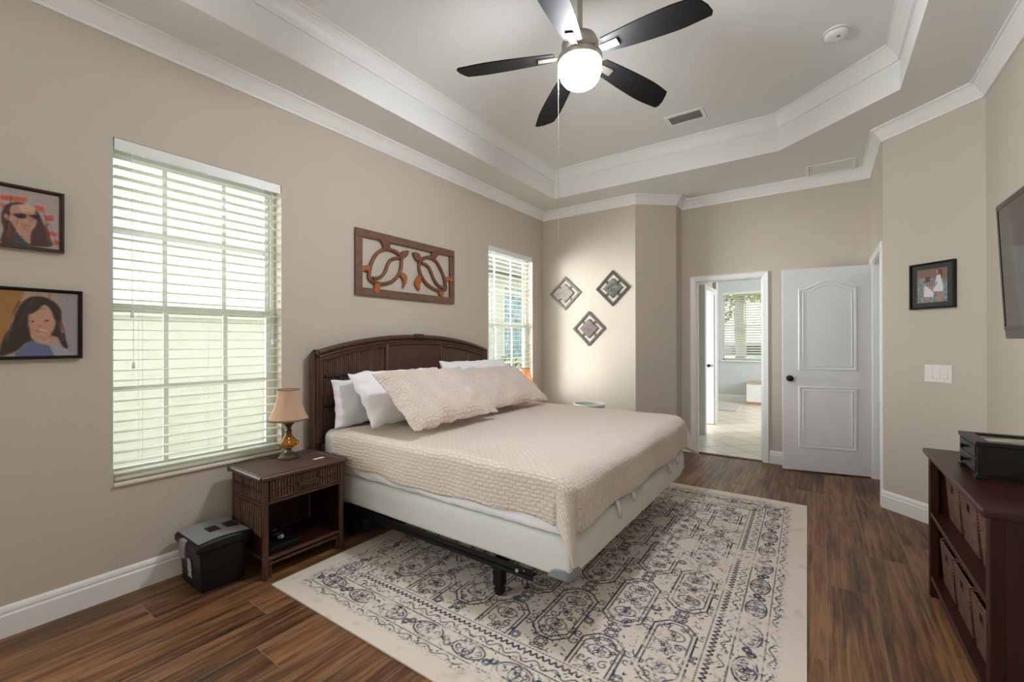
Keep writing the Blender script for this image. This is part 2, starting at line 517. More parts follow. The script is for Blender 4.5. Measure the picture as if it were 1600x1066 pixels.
# --------- little raster painter: pictures and the rug print become mesh colours
class Raster:
    def __init__(s, w, h, res, bg):
        s.w, s.h, s.res = w, h, res
        s.nx, s.ny = max(2, int(round(w / res))), max(2, int(round(h / res)))
        s.c = np.zeros((s.ny + 1, s.nx + 1, 3)); s.c[:] = lin(bg)
        s.X, s.Y = np.meshgrid(np.linspace(0, w, s.nx + 1), np.linspace(0, h, s.ny + 1))
    def win(s, x0, x1, y0, y1):
        i0 = max(0, int(x0 / s.res) - 1); i1 = min(s.nx + 1, int(x1 / s.res) + 2)
        j0 = max(0, int(y0 / s.res) - 1); j1 = min(s.ny + 1, int(y1 / s.res) + 2)
        return (slice(j0, j1), slice(i0, i1)) if i1 > i0 and j1 > j0 else None
    def poly(s, pts, col, alpha=1.0, soft=0):
        P = np.array(pts); w = s.win(P[:, 0].min(), P[:, 0].max(), P[:, 1].min(), P[:, 1].max())
        if not w: return
        x, y = s.X[w], s.Y[w]; ins = np.zeros(x.shape, bool)
        for k in range(len(P)):
            (x0, y0), (x1, y1) = P[k - 1], P[k]
            if y0 == y1: continue
            cr = ((y0 > y) != (y1 > y)) & (x < (x1 - x0) * (y - y0) / (y1 - y0) + x0)
            ins ^= cr
        a = ins.astype(float) * alpha
        s.blend(w, a, col)
    def blend(s, w, a, col):
        s.c[w] = s.c[w] * (1 - a[..., None]) + lin(col) * a[..., None]
    def line(s, pts, wd, col, alpha=1.0):
        P = np.array(pts, float); m = wd * 1.5
        w = s.win(P[:, 0].min() - m, P[:, 0].max() + m, P[:, 1].min() - m, P[:, 1].max() + m)
        if not w: return
        x, y = s.X[w], s.Y[w]; d = np.full(x.shape, 9.0)
        for (x0, y0), (x1, y1) in zip(P[:-1], P[1:]):
            dx, dy = x1 - x0, y1 - y0; L = dx * dx + dy * dy + 1e-12
            t = np.clip(((x - x0) * dx + (y - y0) * dy) / L, 0, 1)
            d = np.minimum(d, np.hypot(x - x0 - t * dx, y - y0 - t * dy))
        a = np.clip((wd / 2 - d) / s.res + .5, 0, 1) * alpha
        s.blend(w, a, col)
    def blur(s, n=1):
        for _ in range(n):
            p = np.pad(s.c, ((1, 1), (1, 1), (0, 0)), 'edge')
            s.c = (p[:-2, 1:-1] + p[2:, 1:-1] + p[1:-1, :-2] + p[1:-1, 2:] + 2 * p[1:-1, 1:-1]) / 6
    def build(s, name, fn, m, parent=None, local=False, smooth=False):
        """fn(X, Y) -> three arrays"""
        x, y, z = fn(s.X, s.Y)
        org = Vector((0, 0, 0)) if (local or parent is None) else ORG[parent.name]
        v = np.stack([x - org.x, y - org.y, z - org.z], -1).reshape(-1, 3)
        w = s.nx + 1
        i, j = np.meshgrid(np.arange(s.nx), np.arange(s.ny)); k = (j * w + i).ravel()
        q = np.stack([k, k + 1, k + w + 1, k + w], -1)
        me = bpy.data.meshes.new(name)
        me.vertices.add(len(v)); me.vertices.foreach_set('co', v.ravel())
        me.loops.add(q.size); me.loops.foreach_set('vertex_index', q.ravel().astype(np.int32))
        me.polygons.add(len(q)); me.polygons.foreach_set('loop_start', (np.arange(len(q)) * 4).astype(np.int32))
        me.update(calc_edges=True)
        ca = me.color_attributes.new('paint', 'FLOAT_COLOR', 'POINT')
        ca.data.foreach_set('color', np.concatenate([s.c.reshape(-1, 3), np.ones((len(v), 1))], 1).astype(np.float32).ravel())
        me.materials.append(m)
        o = bpy.data.objects.new(name, me); COL.objects.link(o)
        if parent: o.parent = parent
        return o
def lin(c):
    return np.array(srgb(*c)[:3])

# ================================================================== SETTING
XL, XR, YR = -2.975, .869, -1.7
YA, YB, ZS, ZT = 4.9055, 5.444, 2.99, 3.30
P_ROOM = [(XL, YR), (XL, YA), (-1.738, YA), (-1.369, 5.224), (-1.369, YB), (.40, YB), (.40, 4.507), (XR, 4.058), (XR, YR)]

def wall(name, p0, p1, z1, holes=(), th=.16, m=None, z0=0.0):
    """wall between plan points, room on the right of travel; holes (s0, s1, z0, z1)"""
    p0, p1 = Vector(p0), Vector(p1); L = (p1 - p0).length; d = (p1 - p0) / L
    out = Vector((-d.y, d.x))
    ss = sorted({0, L} | {h[0] for h in holes} | {h[1] for h in holes})
    zs = sorted({z0, z1} | {h[2] for h in holes} | {h[3] for h in holes})
    mb = MB()
    f = lambda v: Vector((p0.x + d.x * v.x + out.x * v.y, p0.y + d.y * v.x + out.y * v.y, v.z))
    for a, b in zip(ss[:-1], ss[1:]):
        run = []
        for c, e in zip(zs[:-1], zs[1:]):
            mid = ((a + b) / 2, (c + e) / 2)
            if any(h[0] < mid[0] < h[1] and h[2] < mid[1] < h[3] for h in holes): continue
            if run and abs(run[-1][1] - c) < 1e-6: run[-1][1] = e
            else: run.append([c, e])
        for c, e in run: mb.box(a, b, 0, th, c, e, f)
    return struct(name, mb, m or M_WALL)

W1 = (.647, 1.506, .565, 2.372)      # y0, y1, z0, z1
W2 = (3.754, 4.650, .565, 2.375)
wall('wall_left', (XL, YR), (XL, YA), ZS, [(.15, 1.35, .4, 2.37), (W1[0] - YR, W1[1] - YR, W1[2], W1[3]), (W2[0] - YR, W2[1] - YR, W2[2], W2[3])])  # first opening is for the added window behind the camera
wall('wall_back_left', (XL, YA), (-1.738, YA), ZS)
wall('wall_back_angle', (-1.738, YA), (-1.369, 5.224), ZS, th=.12)
wall('wall_back_return', (-1.369, 5.224), (-1.369, YB), ZS, th=.10)
DB = (-1.205, -.520, 2.012)
wall('wall_back', (-1.369, YB), (.40, YB), ZS, [(DB[0] + 1.369, DB[1] + 1.369, 0, DB[2])], th=.12)
DC = (4.60, 5.385, 2.045)
wall('wall_closet', (.40, YB), (.40, 4.507), ZS, [(YB - DC[1], YB - DC[0], 0, DC[2])], th=.12)
wall('wall_right_angle', (.40, 4.507), (XR, 4.058), ZS, th=.10)
wall('wall_right', (XR, 4.058), (XR, YR), ZS)
wall('wall_rear', (XR, YR), (XL, YR), ZS)

fl = MB().box(-3.2, 1.1, -1.9, 5.47, -.1, 0)
struct('floor', fl, M_FLOOR)
struct('floor_bathroom', MB().box(-2.6, 1.4, 5.47, 10.9, -.1, 0), M_TILE)
struct('floor_closet', MB().box(.52, 1.9, 4.5, 5.9, -.1, -.001), M_FLOOR)

# tray ceiling: soffit ring, tray sides, upper ceiling
TR = [(-2.555, -1.0), (-2.555, 4.475), (-.303, 4.50), (.435, 3.87), (.435, -1.0)]
def ring_slab(outer_rect, hole, z0, z1):
    x0, x1, y0, y1 = outer_rect
    mb = MB()
    for z in (z0, z1):
        O = [(x0, y0, z), (x0, y1, z), (hole[2][0], y1, z), (x1, y1, z), (x1, y0, z)]
        Hh = [(a, b, z) for a, b in hole]
        k = len(mb.v); mb.v += O + Hh
        fs = [(0, 1, 6, 5), (1, 2, 7, 6), (2, 3, 8, 7), (3, 4, 9, 8), (4, 0, 5, 9)]
        mb.f += [tuple(i + k for i in f) for f in fs]
    for a, b in ((5, 6), (6, 7), (7, 8), (8, 9), (9, 5)): mb.f.append((a, b, b + 10, a + 10))
    for a, b in ((0, 1), (1, 2), (2, 3), (3, 4), (4, 0)): mb.f.append((a, b, b + 10, a + 10))
    return mb
struct('ceiling_soffit', ring_slab((-3.15, 1.05, -1.9, 5.6), TR, ZS, ZT + .002), M_CEIL)
struct('ceiling', MB().box(-3.15, 1.05, -1.9, 5.6, ZT, ZT + .12), M_CEIL)
def crown_prof(zt, h=.105, w=.075):
    return [(0, zt - h), (.013, zt - h), (.015, zt - h + .012), (.012, zt - h + .016), (.022, zt - h + .03), (.036, zt - .052),
            (w - .026, zt - .030), (w - .014, zt - .018), (w - .011, zt - .014), (w, zt - .013), (w, zt), (0, zt)]
flat = lambda a, b, d: (a, b, d)
struct('trim_crown', MB().sweep(P_ROOM, crown_prof(ZS), flat, closed=True), M_TRIM)
struct('trim_tray_crown', MB().sweep(TR, crown_prof(ZT, .112, .078), flat, closed=True), M_TRIM)

BP = [(0, 0), (.016, 0), (.016, .095), (.011, .103), (.011, .108), (.013, .112), (.010, .126), (.004, .135), (0, .137)]
def base(name, path): struct(name, MB().sweep(path, BP, flat), M_TRIM)
base('baseboard_left', [(XL, YR), (XL, YA), (-1.738, YA), (-1.369, 5.224), (-1.369, YB), (-1.272, YB)])
base('baseboard_back', [(-.455, YB), (.40, YB)])
base('baseboard_right', [(.40, 4.53), (.40, 4.507), (XR, 4.058), (XR, YR)])

# --- door casings
CP = [(0, 0), (0, .010), (.006, .014), (.040, .017), (.052, .019), (.058, .014), (.064, .006), (.064, 0)]
def casing(name, x0, x1, z, fn, m=M_TRIM):
    # path runs around the opening with the casing growing outwards
    path = [(x1, 0), (x1, z), (x0, z), (x0, 0)]
    return struct(name, MB().sweep(path, CP, fn), m)
casing('trim_bathroom_casing', DB[0], DB[1], DB[2], lambda a, b, d: (a, YB - d, b))
jm = MB().box(DB[0] - .012, DB[0] + .006, YB + .001, YB + .119, 0, DB[2]).box(DB[1] - .006, DB[1] + .012, YB + .001, YB + .119, 0, DB[2]).box(DB[0] - .012, DB[1] + .012, YB + .001, YB + .119, DB[2] - .006, DB[2] + .012)
jm.box(DB[0] + .006, DB[0] + .018, YB + .04, YB + .08, 0, DB[2]).box(DB[1] - .018, DB[1] - .006, YB + .04, YB + .08, 0, DB[2])
struct('trim_bathroom_jamb', jm, M_TRIM)
casing('trim_closet_casing', DC[0], DC[1], DC[2], lambda a, b, d: (.40 - d, a, b))
jm = MB().box(.401, .519, DC[0] - .012, DC[0] + .006, 0, DC[2]).box(.401, .519, DC[1] - .006, DC[1] + .012, 0, DC[2]).box(.401, .519, DC[0], DC[1], DC[2] - .006, DC[2] + .012)
struct('trim_closet_jamb', jm, M_TRIM)
struct('trim_threshold', MB().box(DB[0], DB[1], YB - .01, YB + .06, 0, .006), M_INNER)

# --- closet box behind the open door
cl = MB().box(.52, 1.9, 5.62, 5.7, 0, 2.6).box(1.86, 1.94, 4.5, 5.7, 0, 2.6).box(.525, 1.9, 4.50, 4.56, 0, 2.6)
struct('wall_closet_inner', cl, mat('closet wall pinkish white', srgb(222, 204, 196), .7))
struct('ceiling_closet', MB().box(.52, 1.94, 4.5, 5.7, 2.6, 2.7), M_CEIL)

# --- bathroom passage
wall('wall_passage_left', (-1.42, YB + .12), (-1.42, 6.62), 2.75, th=.10, m=M_BATH)
wall('wall_passage_right', (.2, 7.7), (.2, YB + .12), 2.75, th=.10, m=M_BATH)
wall('wall_bathroom_return', (-1.37, 7.60), (-2.5, 7.60), 2.75, th=-.12, m=M_BATH)
wall('wall_bathroom_left', (-2.5, 7.6), (-2.5, 10.66), 2.75, m=M_BATH)
wall('wall_bathroom_far', (-2.5, 10.66), (1.3, 10.66), 2.75, [(2.5 - 1.80, 2.5 - .90, .90, 2.40)], m=M_BATH)
wall('wall_bathroom_right', (1.3, 10.66), (1.3, 7.6), 2.75, [(10.66 - 9.8, 10.66 - 8.2, .8, 2.3)], m=M_BATH)  # unseen opening added to bring more light into the bathroom
wall('wall_bathroom_near', (1.3, 7.6), (.2, 7.6), 2.75, m=M_BATH)
struct('ceiling_bathroom', MB().box(-2.7, 1.5, YB + .12, 10.9, 2.75, 2.85), M_CEIL)
base('baseboard_bathroom', [(-2.5, 7.72), (-2.5, 10.66), (1.3, 10.66), (1.3, 7.6)])
# doorway in the passage's left side: end casing, header and a door edge
dj = MB().box(-1.46, -1.335, 6.60, 6.70, 0, 2.12).box(-1.46, -1.335, 6.70, 7.49, 2.05, 2.12).box(-1.47, -1.37, 7.49, 7.60, 0, 2.12)
struct('trim_passage_casing', dj, M_TRIM, bevel=.006)
struct('wall_passage_header', MB().box(-1.52, -1.42, 6.62, 7.6, 2.12, 2.75), M_WALL)
d2 = thing('door_2', None, None, (-1.50, 7.46, 0), kind='structure')
struct('door_leaf', MB().box(-2.2, -1.385, 7.44, 7.478, .01, 2.04), M_DOOR, d2, bevel=.003)
obj('knob', MB().lathe((0, 0, 0), [(.0, 0), (.02, .0), (.012, .02), (.026, .035), (.026, .05), (.0, .056)], 16), M_BRONZE, d2, local=True, smooth='auto')
k_ = bpy.data.objects['knob']; k_.rotation_euler = (H, 0, 0); k_.location = (.05, -.02, .93)

# --- main interior door, open against the back wall
HX, HY = .4263, 5.4195
dv = Vector((-.3134 - HX, 5.2669 - HY, 0)); DL = dv.length
ang = math.atan2(dv.y, dv.x)
door = thing('door_1', None, None, (HX - .012, HY - .012, 0), ang, kind='structure')
TH = .035
# local frame: x along the leaf from hinge, y thickness (front face towards room is at +y)
def panel_path(x0, x1, z0, z1, arch=0):
    pts = [(x0, z0), (x1, z0)]
    if arch:
        n = 24
        for k in range(n + 1):
            t = k / n; x = x1 + (x0 - x1) * t
            s = 0 if t < .08 or t > .92 else .5 - .5 * math.cos(2 * math.pi * (t - .08) / .84)
            pts.append((x, z1 + arch * s ** .8))
    else: pts += [(x1, z1), (x0, z1)]
    return pts
leaf = MB().box(0, DL, -TH / 2, TH / 2, .012, 2.042)
lf = struct('door_leaf', leaf, M_DOOR, door, local=True, bevel=.002)
mo = [(0, 0), (.006, .007), (.016, .008), (.024, .003), (.034, .0015), (.040, .006), (.044, .006), (.044, 0)]
for face in (1, -1):
    for (z0, z1, arch) in ((1.02, 1.84, .075), (.24, .86, 0)):
        pth = panel_path(.135, DL - .135, z0, z1, arch)
        mb = MB().sweep(pth[::-1], mo, lambda a, b, d: (a, face * (TH / 2 - .0005 + d), b), closed=True)
        obj('panel_moulding', mb, M_DOOR, door, local=True, smooth='auto')
for face in (1, -1):
    kb = MB().lathe((0, 0, 0), [(0, 0), (.032, 0), (.032, .005), (.014, .009), (.012, .028), (.022, .034), (.028, .046), (.024, .058), (.012, .063), (0, .064)], 24)
    k = obj('knob', kb, M_BRONZE, door, local=True, smooth='auto')
    k.rotation_euler = (-H * face, 0, 0); k.location = (DL - .062, face * TH / 2, .935)
for z in (.27, 1.07, 1.83):
    hb = MB().cyl((.0, 0, z - .045), (.0, 0, z + .045), .007, n=10).box(-.045, 0, -.004, .003, z - .045, z + .045).box(-.04, .0, TH / 2 - .004, TH / 2 + .002, z - .045, z + .045)
    obj('hinge', hb, M_BRONZE, door, local=True)

# --- windows
def window(idx, y0, y1, z0, z1, n_v=2, rows=(), xw=XL):
    w = thing('window_%d' % idx, None, None, (xw - .10, (y0 + y1) / 2, z0), kind='structure')
    xo, xi = xw - .125, xw - .085
    ys_, ye_ = y0, y1
    y0 = y0 - .057          # the frame runs on behind the near jamb
    fr = MB().box(xo, xi, y0, y0 + .03, z0, z1).box(xo, xi, y1 - .03, y1, z0, z1).box(xo, xi, y0, y1, z1 - .03, z1).box(xo, xi, y0, y1, z0, z0 + .04)
    obj('window_frame', fr, M_VINYL, w, bevel=.003)
    zm = 1.495
    up = MB(); lo = MB()
    for mb, a, b, xa, xb in ((up, zm - .02, z1 - .03, xo + .002, xo + .018), (lo, z0 + .04, zm + .025, xo + .020, xi - .002)):
        mb.box(xa, xb, y0 + .031, y0 + .06, a + .035, b - .035).box(xa, xb, y1 - .06, y1 - .031, a + .035, b - .035).box(xa, xb, y0 + .031, y1 - .031, a, a + .035).box(xa, xb, y0 + .031, y1 - .031, b - .035, b)
        for k in range(n_v):
            yc = y0 + (y1 - y0) * (k + 1) / (n_v + 1)
            mb.box(xa + .003, xb - .003, yc - .012, yc + .012, a + .035, b - .035)
        mid = (a + b) / 2
        mb.box(xa + .0045, xb - .0045, y0 + .06, y1 - .06, mid - .012, mid + .012)
    obj('upper_sash', up, M_VINYL, w); obj('lower_sash', lo, M_VINYL, w)
    obj('pane', MB().box(xo + .0095, xo + .0105, y0 + .055, y1 - .055, zm + .01, z1 - .06), M_GLASS, w)
    obj('pane', MB().box(xo + .0275, xo + .0285, y0 + .055, y1 - .055, z0 + .07, zm), M_GLASS, w)
    sl = MB().box(xw - .085, xw + .018, ys_, ye_, z0 - .0, z0 + .018)
    obj('window_sill', sl, mat('marble sill', srgb(222, 216, 204), .3), w, bevel=.005)
    return w
window(1, *W1); window(2, *W2)

def blind(label, y0, y1, z0, z1, xw=XL, cords=3, seed=0, axis='x', face=1, open_=0, wand=True, vis=True):
    """2.5 inch horizontal slat blind hung in the recess"""
    rnd = random.Random(seed)
    yc = (y0 + y1) / 2
    t = thing('window_blind', label, 'window blind', (xw - .03, yc, z1))
    xc = xw - .035
    hr = MB().box(xw - .066, xw - .010, y0 + .006, y1 - .006, z1 - .045, z1 - .003)
    obj('headrail', hr, M_VINYL, t, bevel=.002)
    va = MB().box(xw - .008, xw - .001, y0 + .004, y1 - .004, z1 - .062, z1 - .001)
    obj('valance', va, M_VINYL, t, bevel=.002)
    n = int((z1 - .075 - z0 - .03) / .0535) + 1
    sl = MB()
    hw, tt = .031, math.radians(open_)
    zb = z1 - .088
    for k in range(n):
        z = zb - k * .0535 + rnd.uniform(-.001, .001)
        a = tt + rnd.uniform(-.01, .01)
        y_a, y_b = y0 + .008, y1 - .008
        # gently crowned slat
        xs = [(-hw, 0), (-hw * .5, .0022), (0, .003), (hw * .5, .0022), (hw, 0)]
        for (xa, za), (xb, zb_) in zip(xs[:-1], xs[1:]):
            ca, sa = math.cos(a), math.sin(a)
            q = []
            for (px, pz) in ((xa, za), (xb, zb_), (xb, zb_ + .0028), (xa, za + .0028)):
                q.append((xc + px * ca - pz * sa, z + px * sa + pz * ca))
            vs = [(x, y, zz) for y in (y_a, y_b) for x, zz in q]
            sl.add(vs, [(0, 1, 2, 3), (7, 6, 5, 4), (0, 4, 5, 1), (1, 5, 6, 2), (2, 6, 7, 3), (3, 7, 4, 0)])
    obj('slats', sl, M_SLAT, t)
    zl = zb - n * .0535 + .02
    obj('bottom_rail', MB().box(xc - .031, xc + .031, y0 + .008, y1 - .008, zl, zl + .018), M_SLAT, t, bevel=.003)
    lad = MB()
    for k in range(cords):
        y = y0 + .12 + (y1 - y0 - .24) * k / (cords - 1)
        for dx in (-.033, .033):
            lad.cyl((xc + dx, y, zl), (xc + dx, y, z1 - .05), .0009, n=5)
        lad.box(xw - .012, xw + .0, y - .006, y + .006, z1 - .066, z1 - .058)
    obj('ladder_cord', lad, M_SHEET, t)
    if wand:
        pc = MB()
        for dy, zl_ in ((.075, 1.46), (.080, 1.19)):
            pc.cyl((xw + .004, y0 + dy, zl_), (xw + .004, y0 + dy, z1 - .05), .0012, n=6)
        obj('pull_cord', pc, M_SHEET, t)
        for dy, zl_ in ((.075, 1.45), (.080, 1.18)):
            obj('cord_tassel', MB().lathe((xw + .004, y0 + dy, zl_), [(.002, .03), (.006, .022), (.008, .0), (.005, -.008)][::-1], 10), M_VINYL, t, smooth=True)
        obj('tilt_cord', MB().cyl((xw + .003, y1 - .06, 1.33), (xw + .003, y1 - .06, z1 - .05), .0012, n=6).lathe((xw + .003, y1 - .06, 1.30), [(.005, -.008), (.008, 0), (.006, .022), (.002, .03)], 10), M_SHEET, t)
    return t
blind('wide white slat blind in the large window between portraits and the amber lamp', *W1[:2], W1[2] + .018, W1[3], seed=1)
blind('white slat blind in the far window, partly hidden by the headboard', *W2[:2], W2[2] + .018, W2[3], seed=2)

# far bathroom window (in the wall y = 10.66) and its blind
w3 = thing('window_3', None, None, (-1.35, 10.76, .9), kind='structure')
wf = MB().box(-1.80, -1.77, 10.74, 10.80, .9, 2.4).box(-.93, -.90, 10.74, 10.80, .9, 2.4).box(-1.8, -.9, 10.74, 10.80, .9, .94).box(-1.8, -.9, 10.74, 10.80, 2.36, 2.4).box(-1.77, -.93, 10.75, 10.79, 1.64, 1.67).box(-1.37, -1.34, 10.75, 10.79, .94, 2.36)
obj('window_frame', wf, M_VINYL, w3)
obj('pane', MB().box(-1.77, -.93, 10.768, 10.772, .94, 2.36), M_GLASS, w3)
obj('window_sill', MB().box(-1.83, -.87, 10.60, 10.74, .872, .899), M_TRIM, w3, bevel=.004)
t = thing('window_blind', 'small white slat blind seen through the bathroom doorway', 'window blind', (-1.35, 10.70, 2.4))
obj('headrail', MB().box(-1.795, -.905, 10.672, 10.73, 2.345, 2.399), M_VINYL, t)
sl = MB()
for k in range(25):
    z = 2.315 - k * .0545
    sl.add([(x, y, z + dz + (y - 10.70) * .55) for x in (-1.79, -.91) for y, dz in ((10.675, 0), (10.725, 0), (10.725, .003), (10.675, .003))],
           [(0, 1, 2, 3), (7, 6, 5, 4), (0, 4, 5, 1), (1, 5, 6, 2), (2, 6, 7, 3), (3, 7, 4, 0)])
obj('slats', sl, M_SLAT, t)
obj('bottom_rail', MB().box(-1.79, -.91, 10.675, 10.725, .925, .94), M_SLAT, t)

# added side window behind the camera, unseen, built to let fill light in
w5 = thing('window_5', None, None, (XL - .1, -.95, .4), kind='structure')
wf = MB().box(XL - .12, XL - .08, -1.55, -1.51, .4, 2.37).box(XL - .12, XL - .08, -.39, -.35, .4, 2.37).box(XL - .12, XL - .08, -1.51, -.39, .4, .44).box(XL - .12, XL - .08, -1.51, -.39, 2.33, 2.37).box(XL - .12, XL - .08, -1.51, -.39, 1.36, 1.40)
obj('window_frame', wf, M_VINYL, w5)
obj('pane', MB().box(XL - .102, XL - .098, -1.51, -.39, .44, 2.33), M_GLASS, w5)
obj('window_sill', MB().box(XL - .07, XL + .018, -1.55, -.35, .4, .418), M_TRIM, w5)

# ================================================================== OUTSIDE
struct('ground_outside', MB().box(-40, 40, -40, 60, -.45, -.15), mat('pale concrete and grass', srgb(170, 172, 150), .9, var=.15, vscale=.4))
def stucco():
    return mat('cream stucco', srgb(214, 218, 210), .9, var=.03, bump=.4, bscale=60)
M_STUC = stucco()
gw = MB().box(-6.75, -6.5, -8, 8.0, -.15, 1.62).box(-6.80, -6.45, -8, 8.0, 1.62, 1.70)
tag(obj('garden_wall', gw, M_STUC), 'low cream stucco garden wall seen through the blinds of the large window', 'garden wall')
nb = thing('neighbour_house', 'pale neighbour house corner seen through the far window beside the bed', 'house', (-7.4, 10.6, -.15))
obj('wall', MB().box(-8.5, -6.5, 8.3, 13, -.15, 3.0), M_STUC, nb)
obj('roof', MB().prism([(-8.8, 3.0), (-7.5, 3.7), (-6.2, 3.0)], lambda a, b, d: (a, d, b), 8.1, 13.2), mat('grey shingle', srgb(130, 128, 126), .9), nb)
nw = obj('window', MB().box(-6.52, -6.47, 8.75, 9.65, .85, 2.75), M_VINYL, nb)
obj('pane', MB().box(-6.475, -6.46, 8.82, 9.58, .92, 1.75).box(-6.475, -6.46, 8.82, 9.58, 1.82, 2.68), mat('pale blue window glass', srgb(150, 172, 186), .7, var=.5, vscale=5), nw)

def foliage(mb, c, rad, n, size, seed, sq=(1, 1, 1)):
    r = random.Random(seed)
    for _ in range(n):
        while True:
            p = Vector((r.uniform(-1, 1), r.uniform(-1, 1), r.uniform(-1, 1)))
            if .25 < p.length < 1: break
        p = Vector((p.x * sq[0], p.y * sq[1], p.z * sq[2])) * rad + Vector(c)
        a = Vector((r.gauss(0, 1), r.gauss(0, 1), r.gauss(0, 1))).normalized(); b = a.orthogonal().normalized(); cc = a.cross(b)
        s_ = size * r.uniform(.6, 1.3)
        mb.add([p - b * s_, p + cc * s_ * .45 + a * s_ * .1, p + b * s_, p - cc * s_ * .45 + a * s_ * .1], [(0, 1, 2, 3)])
def leaf_mat(name, c0, c1):
    t = NT(name); n = t.noise(t.coord(), 3, 4)
    col = t.ramp(n, [(.35, c0), (.65, c1)]); t.color(col); t.b.inputs['Roughness'].default_value = .6
    tr = t.new('ShaderNodeBsdfTranslucent'); t.l.new(col, tr.inputs[0])
    mx = t.new('ShaderNodeMixShader'); mx.inputs[0].default_value = .35
    t.l.new(t.b.outputs[0], mx.inputs[1]); t.l.new(tr.outputs[0], mx.inputs[2]); t.l.new(mx.outputs[0], t.n['Material Output'].inputs[0])
    return t.m
M_LEAF = leaf_mat('green leaves', srgb(86, 112, 66), srgb(130, 150, 96))
M_LEAFY = leaf_mat('yellow green leaves', srgb(170, 176, 70), srgb(226, 218, 120))
M_BARK = wood_mat('grey bark', srgb(150, 146, 142), srgb(186, 182, 176), (4, 4, 1), .9, .5)
sh = thing('garden_shrub', 'low green shrub outside the far window beside the bed', 'shrub', (-4.9, 6.6, -.15))
mb = MB(); foliage(mb, (-4.9, 6.6, .45), .75, 1500, .05, 5, (1, 1, .8)); obj('foliage', mb, M_LEAF, sh)
obj('stem', MB().cyl((-4.9, 6.6, -.15), (-4.9, 6.6, .5), .03, .02, 8), M_BARK, sh)
for (x, y, hgt, rr, lab, lm, s_) in ((-1.93, 14.2, 3.4, 1.5, 'grey trunked tree standing right outside the bathroom window', M_LEAFY, 11), (-.9, 19.5, 3.6, 2.2, 'yellow green tree behind the parked car outside', M_LEAFY, 12), (-5.5, 21, 3.2, 2.4, 'dark green tree at the left outside the bathroom window', M_LEAF, 13)):
    tr = thing('garden_tree', lab, 'tree', (x, y, -.15))
    tk = MB().tube([(x, y, -.15), (x + .02, y, 1), (x - .03, y, 2), (x + .04, y, hgt + .6)], [.17, .14, .13, .08], 10)
    obj('trunk', tk, M_BARK, tr, smooth=True)
    mb = MB(); foliage(mb, (x + .5, y, hgt), rr, 2600, .11, s_, (1, .8, .62)); obj('crown', mb, lm, tr)
# parked car in the street
car = thing('parked_car', 'silver parked car outside the bathroom window', 'car', (-2.2, 17.2, -.15))
cp = [(-2.1, .3), (-2.15, .62), (-2.0, .86), (-1.35, .95), (-.75, 1.40), (.75, 1.42), (1.35, .98), (2.0, .90), (2.15, .6), (2.1, .3)]
M_CAR = mat('silver car paint', srgb(190, 200, 212), .25, .4, coat=.5)
obj('body', MB().prism(cp, lambda a, b, d: (-2.2 + a, 17.2 + d, b - .15), -.8, .8), M_CAR, car, bevel=.05)
obj('side_window', MB().prism([(-1.15, .98), (-.68, 1.33), (.68, 1.35), (1.15, 1.0)], lambda a, b, d: (-2.2 + a, 17.2 + d, b - .15), -.81, .81), mat('car glass', srgb(30, 36, 42), .08), car)
for wx in (-1.35, 1.35):
    for wy in (-.78, .6):
        obj('wheel', MB().cyl((-2.2 + wx, 17.2 + wy - .02, .16), (-2.2 + wx, 17.2 + wy + .2, .16), .31, n=24), M_BLACK, car)

